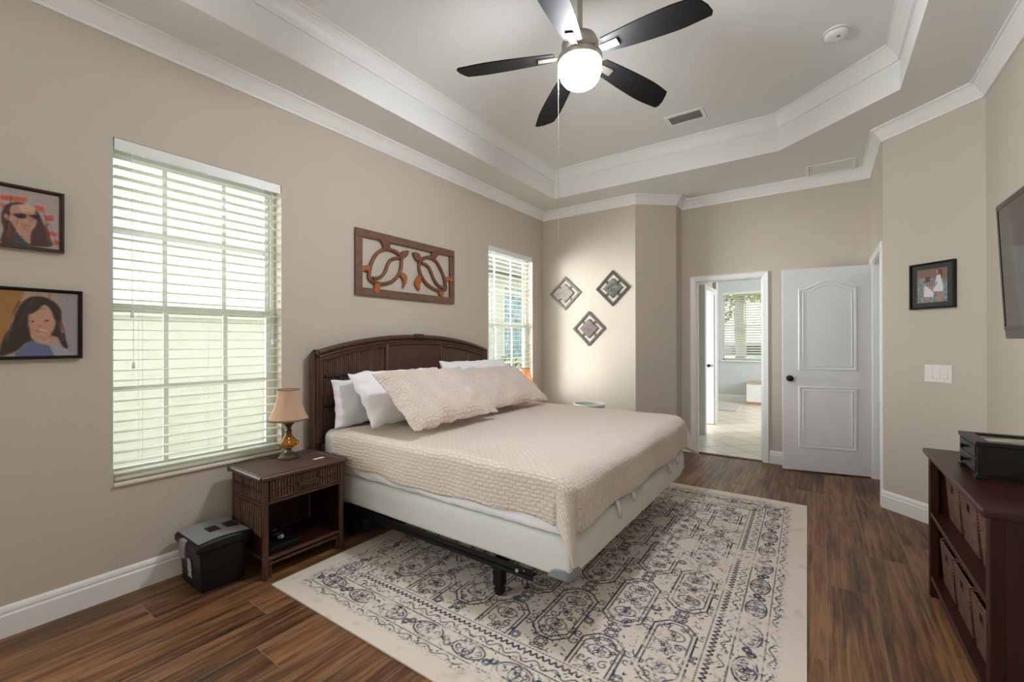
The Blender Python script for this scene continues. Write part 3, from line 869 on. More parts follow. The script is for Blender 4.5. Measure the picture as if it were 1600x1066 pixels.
# ================================================================== RUG
RW, RL = 2.385, 2.95
def make_rug():
    rnd = random.Random(7)
    r = Raster(RW, RL, .004, (222, 210, 197))
    ny, nx = r.c.shape[:2]
    gen = np.random.RandomState(3)
    INKS = [(38, 50, 68), (30, 40, 56), (58, 74, 94), (88, 104, 122), (44, 52, 88), (60, 66, 72)]
    def ink(): return rnd.choice(INKS)
    inkl = np.zeros((ny, nx)); base = r.c.copy()
    L = r.line
    def circ(x, y, a, b, rot=0, n=14, t0=0, t1=2 * math.pi):
        return [(x + a * math.cos(t) * math.cos(rot) - b * math.sin(t) * math.sin(rot), y + a * math.cos(t) * math.sin(rot) + b * math.sin(t) * math.cos(rot))
                for t in [t0 + (t1 - t0) * k / n for k in range(n + 1)]]
    def rosette(x, y, s):
        c = ink()
        L(circ(x, y, s, s), .006, c); L(circ(x, y, s * .55, s * .55, n=9), .005, c)
        for k in range(8):
            t = k * math.pi / 4
            L([(x + math.cos(t) * s * .6, y + math.sin(t) * s * .6), (x + math.cos(t) * s * .9, y + math.sin(t) * s * .9)], .007, ink())
    def flower(x, y, s, rot=0):
        c = ink()
        for k in range(5):
            t = rot + k * 2 * math.pi / 5
            L(circ(x + math.cos(t) * s * .55, y + math.sin(t) * s * .55, s * .38, s * .22, t, 8), .005, c)
        L(circ(x, y, s * .14, s * .14, n=6), .007, c)
    def leafm(x, y, s, rot):
        r.poly([(x + math.cos(rot) * s, y + math.sin(rot) * s), (x - math.sin(rot) * s * .35, y + math.cos(rot) * s * .35),
                (x - math.cos(rot) * s, y - math.sin(rot) * s), (x + math.sin(rot) * s * .35, y - math.cos(rot) * s * .35)], ink())
    def scroll(x, y, s, rot, hand=1):
        pts = []
        for k in range(12):
            t = k / 11 * 2.2 * math.pi; q = s * (1 - k / 11 * .8)
            pts.append((x + q * math.cos(rot + hand * t), y + q * math.sin(rot + hand * t)))
        L(pts, .006, ink())
    def vine(x0, y0, x1, y1, amp, per):
        d = math.hypot(x1 - x0, y1 - y0); ux, uy = (x1 - x0) / d, (y1 - y0) / d
        n = int(d / .012); pts = []
        for k in range(n + 1):
            q = d * k / n; o = amp * math.sin(q / per * 2 * math.pi)
            pts.append((x0 + ux * q - uy * o, y0 + uy * q + ux * o))
        L(pts, .0055, ink())
        for k in range(int(d / per * 2)):
            q = per * (k + .5) / 2; o = amp * (-1 if math.sin(q / per * 2 * math.pi) > 0 else 1) * .5
            X_, Y_ = x0 + ux * q - uy * o, y0 + uy * q + ux * o
            for _ in range(5): leafm(X_ + rnd.uniform(-.02, .02), Y_ + rnd.uniform(-.02, .02), rnd.uniform(.006, .012), rnd.uniform(0, 6.3))
    def dotted(x0, y0, x1, y1, step=.016, wd=.006):
        d = math.hypot(x1 - x0, y1 - y0); n = int(d / step)
        for k in range(n):
            a, b = (k + .15) / n, (k + .6) / n
            L([(x0 + (x1 - x0) * a, y0 + (y1 - y0) * a), (x0 + (x1 - x0) * b, y0 + (y1 - y0) * b)], wd, INKS[k % 3])
    # ---- field: staggered elongated octagons joined by rosettes
    fx0, fx1, fy0, fy1 = .375, RW - .375, .40, RL - .40
    CW, CH = .232, .52
    nxs = int((fx1 - fx0) / CW); CW = (fx1 - fx0) / nxs
    nys = int((fy1 - fy0) / CH); CH = (fy1 - fy0) / nys
    for ix in range(nxs):
        for iy in range(-1, nys + 1):
            cx = fx0 + CW * (ix + .5); cy = fy0 + CH * (iy + .5 + (.5 if ix % 2 else 0))
            if cy - CH * .5 > fy1 + .1: continue
            for k, (g, wd) in enumerate(((.0, .0085), (.018, .0065))):
                a, b, ch = CW * .40 - g, CH * .40 - g, .055
                oc = [(-a, -b + ch), (-a + ch, -b), (a - ch, -b), (a, -b + ch), (a, b - ch), (a - ch, b), (-a + ch, b), (-a, b - ch), (-a, -b + ch)]
                L([(cx + p, cy + q) for p, q in oc], wd, INKS[k])
            for sy in (-1, 1):
                rosette(cx, cy + sy * CH * .46, .030)
                L(circ(cx, cy + sy * CH * .20, .052, .034, 0, 14), .006, ink())
                flower(cx, cy + sy * CH * .20, .032, rnd.random())
                for sx in (-1, 1):
                    scroll(cx + sx * .045, cy + sy * CH * .07, .026, rnd.uniform(0, 6), sx)
                    scroll(cx + sx * .035, cy + sy * CH * .32, .020, rnd.uniform(0, 6), -sx)
                    scroll(cx + sx * CW * .5, cy + sy * CH * .30, .024, rnd.uniform(0, 6), sx)
            flower(cx, cy, .034); rosette(cx + CW * .5, cy, .022)
            for _ in range(120):
                leafm(cx + rnd.uniform(-.5, .5) * CW, cy + rnd.uniform(-.5, .5) * CH, rnd.uniform(.005, .013), rnd.uniform(0, 6.3))
            for _ in range(34):
                x_, y_ = cx + rnd.uniform(-.42, .42) * CW, cy + rnd.uniform(-.45, .45) * CH
                L(circ(x_, y_, .014, .009, rnd.uniform(0, 3), 6, 0, rnd.uniform(2, 5)), .0045, ink())
            for _ in range(5):
                x_, y_ = cx + rnd.uniform(-.5, .5) * CW, cy + rnd.uniform(-.5, .5) * CH
                scroll(x_, y_, rnd.uniform(.012, .022), rnd.uniform(0, 6), rnd.choice((-1, 1)))
    out = (r.X < .372) | (r.X > RW - .372) | (r.Y < .372) | (r.Y > RL - .372)
    r.c[out] = base[out]
    # ---- borders, from the edge inwards
    def band(x0, y0, x1, y1, inx, iny, ln):
        """runs along one side; (inx, iny) points to the middle of the rug"""
        at = lambda q, o: (x0 + (x1 - x0) * q / ln + inx * o, y0 + (y1 - y0) * q / ln + iny * o)
        ux, uy = (x1 - x0) / ln, (y1 - y0) / ln; rot = math.atan2(uy, ux)
        q = .10
        while q < ln - .10:          # outer flame row
            a = at(q, .095)
            for j in range(3):
                leafm(a[0] + rnd.uniform(-.006, .006) + inx * (j - 1) * .012, a[1] + rnd.uniform(-.006, .006) + iny * (j - 1) * .012, rnd.uniform(.005, .010), rnd.uniform(0, 6.3))
            q += .015
        p0, p1 = at(.12, .120), at(ln - .12, .120); vine(*p0, *p1, .012, .11)
        p0, p1 = at(.14, .145), at(ln - .14, .145); dotted(*p0, *p1)
        q = .26; k = 0
        while q < ln - .2:          # medallions
            a = at(q, .205)
            L(circ(*a, .082, .045, rot, 20), .0075, INKS[0]); L(circ(*a, .066, .034, rot, 18), .004, INKS[3])
            flower(*a, .030, rot); L(circ(*a, .020, .040, rot, 12), .006, ink())
            for sx in (-1, 1):
                b = at(q + sx * .050, .205); scroll(*b, .018, rot, sx)
                c = at(q + sx * .105, .190 + .02 * (k % 2)); rosette(*c, .017)
            for _ in range(44):
                b = at(q + rnd.uniform(-.115, .115), .205 + rnd.uniform(-.05, .05)); leafm(*b, rnd.uniform(.005, .010), rnd.uniform(0, 6.3))
            q += .235; k += 1
        p0, p1 = at(.26, .262), at(ln - .26, .262); dotted(*p0, *p1, .014, .007)
        p0, p1 = at(.28, .292), at(ln - .28, .292); vine(*p0, *p1, .016, .09)
        q = .30
        while q < ln - .30:          # zigzag row
            a = at(q, .326); b = at(q + .012, .346); c = at(q + .024, .326)
            L([a, b, c], .009, INKS[(int(q * 50)) % 3]); q += .030
        p0, p1 = at(.34, .362), at(ln - .34, .362); dotted(*p0, *p1)
    band(.0, .0, RW, 0, 0, 1, RW); band(RW, RL, 0, RL, 0, -1, RW)
    band(RW, 0, RW, RL, -1, 0, RL); band(0, RL, 0, 0, 1, 0, RL)
    # worn print: ink fades in irregular patches
    def vnoise(sc):
        gy, gx = int(RL / sc) + 3, int(RW / sc) + 3
        g = gen.rand(gy, gx); y = r.Y / sc; x = r.X / sc
        j, i = y.astype(int), x.astype(int); fy, fx = y - j, x - i
        fy, fx = fy * fy * (3 - 2 * fy), fx * fx * (3 - 2 * fx)
        return (g[j, i] * (1 - fx) + g[j, i + 1] * fx) * (1 - fy) + (g[j + 1, i] * (1 - fx) + g[j + 1, i + 1] * fx) * fy
    n = .40 * vnoise(.22) + .30 * vnoise(.06) + .30 * vnoise(.016)
    keep = np.clip((n - .27) / .16, .12, 1)
    edge = np.minimum(np.minimum(r.X, RW - r.X), np.minimum(r.Y, RL - r.Y))
    keep *= np.clip((edge - .07 - .03 * vnoise(.03)) / .03, 0, 1)
    keep = keep[..., None]
    r.c = base * (1 - keep) + r.c * keep
    tint = .94 + .06 * vnoise(.3) + .05 * (gen.rand(ny, nx) - .5)
    r.c *= tint[..., None]
    # warm worn blotches
    wb_ = np.clip((vnoise(.05) - .78) / .15, 0, 1)[..., None] * .25
    r.c = r.c * (1 - wb_) + lin((176, 140, 120)) * wb_
    return r
rug = thing('area_rug', 'large cream rug with worn blue and black ornament under the bed', 'rug', (-2.415, 1.168, 0), math.radians(1.25))
rr = make_rug()
TK = .009
rr.build('rug_pile', lambda x, y: (x, y, TK + .0008 * np.sin(x * 9 + y * 5)), M_RUG, rug, local=True)
obj('rug_edge', MB().box(.002, RW - .002, .002, RL - .002, .0005, TK - .001), mat('rug backing cream', srgb(198, 186, 168), .95, bump=.3, bscale=300), rug, local=True)

# ================================================================== BED
# metal frame with casters
fr = thing('metal_bedstead', 'black steel bed frame on caster legs under the box springs', 'bed frame', (-1.9, 2.72, .01))
M_STEEL = mat('black steel', srgb(20, 20, 20), .45, .5)
def angle_iron(x0, x1, y, s):
    return MB().box(x0, x1, y, y + .003 * s, .185, .236).box(x0, x1, y, y + .035 * s, .185, .190)
for y, s in ((1.726, 1), (3.722, -1)):
    a, b = sorted((y, y + .003 * s)); c, d = sorted((y, y + .035 * s))
    obj('side_rail', MB().box(-2.86, -1.105, a, b, .185, .238).box(-2.86, -1.105, c, d, .205, .210), M_STEEL, fr)
for x in (-2.6, -1.34):
    obj('cross_rail', MB().box(x - .018, x + .018, 1.73, 3.72, .175, .205), M_STEEL, fr)
obj('cross_rail', MB().box(-2.85, -1.12, 2.70, 2.74, .175, .205), M_STEEL, fr)
M_RIVET = mat('bare rivet', srgb(170, 170, 165), .4, .6)
obj('rivet', MB().cyl((-1.195, 1.728, .212), (-1.195, 1.722, .212), .009, n=12), M_RIVET, fr)
obj('rivet', MB().cyl((-1.155, 1.728, .222), (-1.155, 1.724, .222), .004, n=8), M_RIVET, fr)
def leg_at(x, y):
    lg = obj('leg', MB().box(x - .027, x + .027, y - .025, y + .025, .062, .20).box(x - .032, x + .032, y - .03, y + .03, .17, .186), M_STEEL, fr, bevel=.004)
    obj('caster', MB().cyl((x, y - .016, .035), (x, y + .016, .035), .026, n=20).box(x - .02, x + .02, y - .02, y - .017, .03, .075).box(x - .02, x + .02, y + .017, y + .02, .03, .075), M_BLACK, lg, bevel=.003)
for x, y in ((-1.355, 1.80), (-1.34, 2.72), (-1.34, 3.64), (-2.6, 1.80), (-2.6, 2.72), (-2.6, 3.64)): leg_at(x, y)

# two box springs side by side
M_TICK = mat('off white ticking', srgb(216, 216, 212), .9, var=.015, bump=.12, bscale=90, spec=.2)
M_GUARD = mat('grey plastic corner guard', srgb(128, 134, 136), .35, var=.1)
for i, (a, b, lab) in enumerate(((1.735, 2.700, 'off-white box spring on the side nearest the nightstand with amber lamp'), (2.712, 3.715, 'off-white box spring on the far side of the bed'))):
    bs = thing('box_spring', lab, 'box spring', (-1.9, (a + b) / 2, .238), group=None)
    def dsp(p, a=a, b=b):
        n = noise.noise(Vector((p.x * 3, p.y * 3, p.z * 6))) * .004
        w = 0
        if p.z > .27 and p.z < .40: w = .004
        d = Vector((0, 0, 0))
        if abs(p.y - a) < .03: d.y -= n + w * (a < 2)
        if p.x > -.93: d.x += n + w
        return p + d
    obj('cover', MB().rbox(-2.885, -.915, a, b, .238, .420, .022, .05, 3, dsp), M_TICK, bs, smooth=True)
    # corner guard at the outer foot corner
    ys = a if i == 0 else b; sg = 1 if i == 0 else -1
    g = MB()
    def gp(u, v, ys=ys, sg=sg):
        # u 0..1 wraps round the corner, v height
        R_ = .026; t = (u - .5) * 2
        ext = .085
        if t < -.3: x, y = -.915 - R_ - (-.3 - t) / .7 * ext, ys - .003 * sg
        elif t > .3: x, y = -.915 + .003, ys + sg * (R_ + (t - .3) / .7 * ext)
        else:
            q = (t + .3) / .6 * H
            x = -.915 - R_ + (R_ + .003) * math.sin(q); y = ys + sg * (R_ - (R_ + .003) * math.cos(q))
        h = .050 * math.sqrt(max(0, 1 - abs(t) ** 3.2)) - .010 * math.exp(-(t / .22) ** 2)
        return (x, y, .236 + max(.006, h) * v)
    g.grid(gp, 28, 5)
    obj('corner_guard', g, M_GUARD, bs, smooth=True, solid=.003)

# mattress with a white fitted sheet
def msp(p):
    n = noise.noise(Vector((p.x * 2.2, p.y * 2.2, p.z * 4))) * .010
    d = Vector((0, 0, 0))
    if p.y < 1.80:
        low = max(0, 1 - (p.z - .42) / .12)
        wr = noise.noise(Vector((p.x * 9 + p.z * 25, 3.1, p.z * 14)))
        d.y -= low * (.022 + .016 * wr) + n * .5
        d.z -= low * (.010 + .010 * noise.noise(Vector((p.x * 5, 1.7, 0)))) if p.z < .46 and 0 else 0
    if p.z > .66: d.z += n * .6
    return p + d
mt = thing('mattress', 'king mattress in a white fitted sheet lying on the box springs', 'mattress', (-1.9, 2.72, .422))
obj('sheet', MB().rbox(-2.885, -.925, 1.745, 3.705, .4215, .694, .055, .022, 5, msp), M_SHEET, mt, smooth=True)
for y, ln in ((2.255, .075), (2.47, .05), (3.21, .075), (3.41, .05)):
    ml = MB().tube([(-.912, y, .47), (-.893, y + .004, .46 - ln * .6), (-.888, y + .012, .46 - ln - .03), (-.896, y + .024, .46 - ln * .6)], [.010, .010, .008, .006], 6, flat=.3)
    obj('tie_strap', ml, M_SHEET, mt, smooth=True)

# quilted coverlet
def coverlet():
    zt = .712; X0, XF = -2.70, -.895; Y0, Y1 = 1.722, 3.732
    Rf, Rs = .085, .05
    Ls = XF - X0 - Rf
    Wt = Y1 - Y0 - 2 * Rs
    df, ds, dfar = .305, .258, .30
    nu, nv = 170, 190
    smax = Ls + df; tmin = -ds; tmax = Wt + dfar
    def fold(e, Rr):
        if e <= 0: return 0, 0
        q = math.pi * Rr / 2
        if e < q: return Rr * math.sin(e / Rr), Rr * (1 - math.cos(e / Rr))
        return Rr, Rr + (e - q)
    vs, uvs = [], []
    for j in range(nv + 1):
        for i in range(nu + 1):
            s = smax * i / nu; t = tmin + (tmax - tmin) * j / nv
            # slightly uneven hem and head edge
            if j < 12:
                k = 1 - j / 12
                t += k * (.012 * math.sin(s * 5 + .6) + .006 * math.sin(s * 17) + .05 * max(0, 1 - s / .16))
            hd = max(0, 1 - i / 20)
            s += hd * (.012 * math.sin(t * 7) + .02 * math.sin(t * 2.3))
            a = s - Ls; side = 0
            if t < 0: b = -t; side = -1
            elif t > Wt: b = t - Wt; side = 1
            else: b = 0
            xb = X0 + min(s, Ls); yb = Y0 + Rs + min(max(t, 0), Wt)
            hang = 0
            if a > 0 and b > 0:
                r_ = math.hypot(a, b); ph = math.atan2(b, a)
                Rr = Rf + (Rs - Rf) * (ph / H)
                h, d = fold(r_, Rr)
                pl = math.sin(2 * ph) ** 2
                fl = (.30 if side < 0 else .50) * max(0, d - Rr * .5) * pl
                hx, hy = math.cos(ph) * h, math.sin(ph) * h
                # the spare cloth gathers into one narrow fold
                q = ph - H * .5
                ox = math.cos(ph - q * .5) * fl; oy = math.sin(ph - q * .5) * fl
                p = Vector((xb + hx + ox, yb + side * (hy + oy), zt - d))
                hang = d
            else:
                hx, dx = fold(a, Rf); hy, dy = fold(b, Rs)
                d = dx + dy
                p = Vector((xb + hx, yb + side * hy, zt - d)); hang = d
            # soft waves
            n1 = noise.noise(Vector((s * 3.2, t * 3.2, 0))); n2 = noise.noise(Vector((s * 9, t * 9, 4)))
            top = max(0, 1 - hang / .06)
            p.z += top * (n1 * .010 + n2 * .003)
            # gentle crown of the mattress edge towards the foot
            p.z -= top * .012 * max(0, (s - Ls + .35) / .35) ** 2
            k = min(1, hang / .22)
            if a > .05 and b == 0: p.x += k * (.010 + .012 * math.sin(t * 9 + 1) + .006 * n2)
            if side < 0 and a <= 0: p.y -= k * (.010 + .008 * math.sin(s * 11) + .005 * n2)
            if side > 0 and a <= 0: p.y += k * (.012 + .012 * math.sin(s * 8))
            puff = .0016 * math.sin(s * 2 * math.pi / .052) * math.sin(t * 2 * math.pi / .052)
            vs.append(p); uvs.append((s, t))
    mb = MB(); w = nu + 1
    fs = [(j * w + i, j * w + i + 1, (j + 1) * w + i + 1, (j + 1) * w + i) for j in range(nv) for i in range(nu)]
    mb.add(vs, fs)
    o = obj('quilt', mb, M_QUILT, None, smooth=True)
    uv = o.data.uv_layers.new(name='UVMap')
    for lp in o.data.loops: uv.data[lp.index].uv = uvs[lp.vertex_index]
    q = o.modifiers.new('thickness', 'SOLIDIFY'); q.thickness = .008; q.offset = -1
    return o
cv = coverlet(); cv.name = 'coverlet'
tag(cv, 'blush quilted coverlet spread over the bed, one corner hanging at the foot', 'coverlet')

# pillows
def pillow(name, label, w, h, t, y, bx, bz, lean, m, seed, yaw_=0, flange=0, group=None, cat='pillow', quilt=False, bend=.0, wr=1.0):
    N, K = 56, 34
    th = math.radians(lean)
    A = Vector((math.sin(math.radians(yaw_)), math.cos(math.radians(yaw_)), 0))
    B = Vector((-math.cos(th), 0, math.sin(th)))
    C = A.cross(B).normalized()
    mb = MB(); uvs = []
    def P(u, v, sgn):
        e = (1 - abs(u) ** 2.6) * (1 - abs(v) ** 2.6)
        f = max(0, e) ** .42
        fu, fv = abs(u), abs(v)
        xx = w / 2 * u * (1 - .045 * (1 - v * v)); yy = h / 2 * v * (1 - .07 * (1 - u * u))
        if flange:
            k = 1 + flange; e2 = (1 - min(1, fu * k) ** 2.6) * (1 - min(1, fv * k) ** 2.6); f = max(0, e2) ** .45
        z = sgn * t / 2 * f + .004 * sgn
        q = Vector((u * w * 3.5 + seed, v * h * 3.5, sgn))
        edge = max(fu, fv)
        z += noise.noise(q) * .022 * wr * (.3 + f)
        z += noise.noise(Vector((u * w * 11 + seed, v * h * 5, 2))) * .012 * wr * edge ** 2
        # gathered ends
        z += .008 * wr * math.sin(v * 13 + seed) * max(0, fu - .75) * 4 * (fu < .97)
        z -= bend * u * u
        yy += .012 * wr * noise.noise(Vector((u * 5 + seed, 0, 9))) * fv
        return A * xx + B * yy + C * z
    bot = Vector((bx, y, bz)) + B * (h / 2) + C * (t * .38)
    for sgn in (1, -1):
        k0 = len(mb.v)
        for j in range(K + 1):
            for i in range(N + 1):
                u, v = -1 + 2 * i / N, -1 + 2 * j / K
                u = math.copysign(abs(u) ** .85, u); v = math.copysign(abs(v) ** .85, v)
                mb.v.append(tuple(bot + P(u, v, sgn))); uvs.append((u * w / 2, v * h / 2))
        W_ = N + 1
        for j in range(K):
            for i in range(N):
                f = (k0 + j * W_ + i, k0 + j * W_ + i + 1, k0 + (j + 1) * W_ + i + 1, k0 + (j + 1) * W_ + i)
                mb.f.append(f if sgn > 0 else f[::-1])
    # stitch the rim
    W_ = N + 1; off = W_ * (K + 1)
    rim = [i for i in range(N + 1)] + [j * W_ + N for j in range(1, K + 1)] + [K * W_ + i for i in range(N - 1, -1, -1)] + [j * W_ for j in range(K - 1, 0, -1)]
    for k in range(len(rim)):
        a, b = rim[k], rim[(k + 1) % len(rim)]
        mb.f.append((a, b, b + off, a + off))
    o = obj(name, mb, m, None, smooth=True)
    uv = o.data.uv_layers.new(name='UVMap')
    for lp in o.data.loops: uv.data[lp.index].uv = uvs[lp.vertex_index]
    return tag(o, label, cat, group)
pillow('bed_pillow', 'white pillow standing against the headboard, nearest the nightstand with amber lamp', .80, .34, .12, 2.16, -2.80, .70, 82, M_PILLOW, 1.3, wr=.9)
pillow('bed_pillow', 'white pillow leaning right behind the near quilted sham', .86, .44, .17, 2.25, -2.47, .705, 52, M_PILLOW, 5.1, wr=.9)
pillow('bed_pillow', 'white pillow against the headboard behind the middle of the shams', .76, .37, .13, 3.10, -2.78, .70, 76, M_PILLOW, 8.7)
pillow('bed_pillow', 'white pillow with a raised corner behind the far quilted sham', .84, .47, .13, 3.20, -2.50, .72, 56, M_PILLOW, 12.2, yaw_=5)
pillow('pillow_sham', 'near blush quilted pillow sham with gathered corner', .88, .52, .18, 2.235, -2.06, .716, 40, M_QUILT, 3.3, flange=.04, cat='pillow', yaw_=-3, wr=1.5)
pillow('pillow_sham', 'far blush quilted pillow sham beside the glowing lamp', .86, .50, .17, 3.125, -2.17, .716, 38, M_QUILT, 6.4, flange=.04, cat='pillow', yaw_=4, wr=1.5)

# ---- headboard
hb = thing('headboard', 'arched dark cane headboard with woven centre panel against the wall', 'headboard', (-2.92, 2.66, 0))
HY0, HY1 = 1.672, 3.645
HC = (HY0 + HY1) / 2
def arc_z(y, top=1.372, drop=.135):
    q = (y - HC) / ((HY1 - HY0) / 2); return top - drop * abs(q) ** 2.15
fx, bxk = -2.885, -2.945
arc = [(fx - .02, HY0 + .02 + (HY1 - HY0 - .04) * k / 40) for k in range(41)]
f_ = MB()
# frame: two stacked poles along the arch, three per post
for dz, r_ in ((-.018, .021), (-.052, .013), (-.072, .009)):
    f_.tube([(-2.915, y, arc_z(y) + dz) for _, y in arc], r_, 10)
for y0, s in ((HY0, 1), (HY1, -1)):
    for k, (dy, r_) in enumerate(((.020, .021), (.052, .014), (.074, .010))):
        yy = y0 + s * dy
        f_.cyl((-2.915, yy, .0 if k == 0 else .25), (-2.915, yy, arc_z(yy) - .012 * (k + 1)), r_, n=12)
f_.cyl((-2.915, HY0 + .02, .60), (-2.915, HY1 - .02, .60), .016, n=10).cyl((-2.915, HY0 + .02, .45), (-2.915, HY1 - .02, .45), .016, n=10)
obj('frame', f_, M_RATTAN, hb, smooth='auto')
pcs = ((HY0 + .09, 2.315), (2.955, HY1 - .09))
obj('back_board', MB().prism([(HY0 + .06, .62)] + [(HY0 + .06 + (HY1 - HY0 - .12) * k / 30, arc_z(HY0 + .06 + (HY1 - HY0 - .12) * k / 30) - .05) for k in range(31)] + [(HY1 - .06, .62)], lambda a, b, d: (d, a, b), -2.940, -2.928), M_INNER, hb)
for (ya, yb) in pcs:
    c_ = MB(); n = int((yb - ya) / .0165); rnd = random.Random(int(ya * 10))
    for k in range(n):
        y = ya + (yb - ya) * (k + .5) / n
        c_.cyl((-2.925, y, .62), (-2.925, y, arc_z(y) - .088 - rnd.uniform(0, .004)), (yb - ya) / n / 2 * rnd.uniform(.70, .88), n=8)
    sp = obj('cane_panel', c_, M_CANE, hb, smooth='auto')
    # inner edging pole and dark leather bindings across the cane
    obj('edging', MB().tube([(-2.912, ya - .004, .62), (-2.912, ya - .004, arc_z(ya) - .09)] + [(-2.912, ya + (yb - ya) * k / 12, arc_z(ya + (yb - ya) * k / 12) - .085) for k in range(13)] + [(-2.912, yb + .004, arc_z(yb) - .09), (-2.912, yb + .004, .62)], .008, 8), M_RATTAN, sp, smooth='auto')
    for zb in (1.065, .845):
        pts = [(-2.911 + .003 * math.sin(k * 2.1), ya + .02 + (yb - ya - .04) * k / n, zb + .004 * math.sin(k * 1.3 + ya)) for k in range(n)]
        obj('leather_binding', MB().tube(pts, .0100, 6), M_BIND, sp, smooth='auto')
wp = [(2.335, .62)] + [(2.335 + .60 * k / 16, arc_z(2.335 + .60 * k / 16) - .075) for k in range(17)] + [(2.935, .62)]
obj('woven_panel', MB().prism(wp, lambda a, b, d: (d, a, b), -2.932, -2.906), M_WEAVE, hb)
obj('panel_edging', MB().tube([(-2.905, 2.325, .62), (-2.905, 2.325, arc_z(2.325) - .08)] + [(-2.905, 2.335 + .60 * k / 12, arc_z(2.335 + .60 * k / 12) - .072) for k in range(13)] + [(-2.905, 2.945, arc_z(2.945) - .08), (-2.905, 2.945, .62)], .011, 8), M_RATTAN, hb, smooth='auto')
obj('wrap_binding', MB().tube([(-2.915 + .027 * math.cos(t * .5), HC + (t / 40 - .5) * .05, arc_z(HC) - .020 + .027 * math.sin(t * .5)) for t in range(80)], .004, 6), M_RATTAN, hb, smooth='auto')
obj('wrap_binding', MB().tube([(-2.915 + .03 * math.cos(t * .5), HY0 + .03 + t * .0006, arc_z(HY0 + .03) - .02 + .03 * math.sin(t * .5)) for t in range(60)], .004, 6), M_RATTAN, hb, smooth='auto')

# ================================================================== NIGHTSTANDS
def nightstand(label, loc):
    t = thing('nightstand', label, 'nightstand', loc)
    # local frame: +x to the room, y along the wall, origin at the middle of the foot
    X0, X1, Y0, Y1 = -.205, .205, -.263, .263
    ht = .572
    top = MB().box(X0 + .02, X1 - .02, Y0 + .02, Y1 - .02, ht - .028, ht - .006)
    obj('top', top, M_WEAVETOP, t, local=True)
    rim = MB().tube([(X0 + .01, Y0 + .01, ht - .014), (X1 - .010, Y0 + .01, ht - .014)], .0165, 10).tube([(X1 - .010, Y0 + .002, ht - .014), (X1 - .010, Y1 - .002, ht - .014)], .0165, 10)
    rim.tube([(X1 - .010, Y1 - .01, ht - .014), (X0 + .01, Y1 - .01, ht - .014)], .0165, 10).tube([(X0 + .01, Y1 + .004, ht - .014), (X0 + .01, Y0 - .004, ht - .014)], .0165, 10)
    obj('top_rim', rim, M_RATTAN, t, local=True, smooth='auto')
    lx, ly = .182, .232
    for sx in (-1, 1):
        for sy in (-1, 1):
            lg = MB().cyl((sx * lx, sy * ly, 0), (sx * lx, sy * ly, ht - .03), .0175, n=12).cyl((sx * lx, sy * ly, 0), (sx * lx, sy * ly, .03), .020, n=12)
            if sx > 0: lg.cyl((sx * lx - .003, sy * (ly - .026), .0), (sx * lx - .003, sy * (ly - .026), .095), .009, n=8)
            obj('leg', lg, M_RATTAN, t, local=True, smooth='auto')
    for z, r_ in ((.418, .010), (.108, .012), (.080, .009)):
        for sx in (-1, 1):
            obj('rail', MB().cyl((sx * lx, -ly, z), (sx * lx, ly, z), r_, n=8), M_RATTAN, t, local=True, smooth='auto')
    for sy in (-1, 1):
        for z, r_ in ((.425, .009), (.405, .011), (.108, .012)):
            obj('rail', MB().cyl((-lx, sy * ly, z), (lx, sy * ly, z), r_, n=8), M_RATTAN, t, local=True, smooth='auto')
    obj('lower_shelf', MB().box(-lx, lx, -ly, ly, .100, .114), M_INNER, t, local=True)
    obj('back_panel', MB().box(-lx - .004, -lx + .004, -ly, ly, .10, ht - .03), M_INNER, t, local=True)
    for sy in (-1, 1):
        sd = obj('side_panel', MB().box(-lx, lx, sy * ly - .004, sy * ly + .004, .10, ht - .03), M_INNER, t, local=True)
        c_ = MB(); n = 12; rnd = random.Random(3 + sy)
        for k in range(n):
            x = -lx + .02 + (2 * lx - .04) * (k + .5) / n
            c_.cyl((x, sy * (ly + .006), .432), (x, sy * (ly + .006), .535), .0098, n=8)
            c_.cyl((x, sy * (ly + .006), .235 + rnd.uniform(-.006, .006)), (x, sy * (ly + .006), .398), .0098, n=8)
        obj('cane', c_, M_CANE, sd, local=True, smooth='auto')
        pts = [(-lx + .02 + (2 * lx - .04) * k / 40, sy * (ly + .019 + .003 * math.sin(k * 1.9)), .487 + .006 * math.sin(k * 1.2)) for k in range(41)]
        obj('binding', MB().tube(pts, .0045, 6), M_BIND, sd, local=True, smooth=True)
    dr = obj('drawer', MB().box(-.10, lx - .004, -.207, .207, .430, .545).box(lx - .006, lx + .004, -.212, .212, .430, .545), M_INNER, t, local=True)
    c_ = MB()
    for (a, b, n) in ((-.20, -.082, 7), (-.066, .066, 11), (.082, .20, 7)):
        for k in range(n):
            y = a + (b - a) * (k + .5) / n
            c_.cyl((lx + .006, y, .440), (lx + .006, y, .536), (b - a) / n / 2 * .82, n=8)
    obj('cane', c_, M_CANE, dr, local=True, smooth='auto')
    e_ = MB()
    for z in (.434, .541): e_.cyl((lx + .008, -.21, z), (lx + .008, .21, z), .0065, n=8)
    for y in (-.208, -.074, .074, .208): e_.cyl((lx + .008, y, .434), (lx + .008, y, .541), .0065, n=8)
    obj('drawer_edging', e_, M_RATTAN, dr, local=True, smooth='auto')
    for ya in (-.195, .085):
        obj('binding', MB().tube([(lx + .016 + .002 * math.sin(k * 2), ya + .11 * k / 20, .487 + .004 * math.sin(k * 1.3)) for k in range(21)], .004, 6), M_BIND, dr, local=True, smooth=True)
    h_ = MB().cyl((lx + .034, -.062, .492), (lx + .034, .062, .492), .0055, n=8).cyl((lx + .034, -.062, .480), (lx + .034, .062, .480), .0055, n=8)
    for y in (-.055, .055): h_.cyl((lx + .005, y, .486), (lx + .040, y, .486), .008, n=8)
    obj('handle', h_, M_RATTAN, dr, local=True, smooth='auto')
    return t
NS = (-2.685, 1.410, 0)
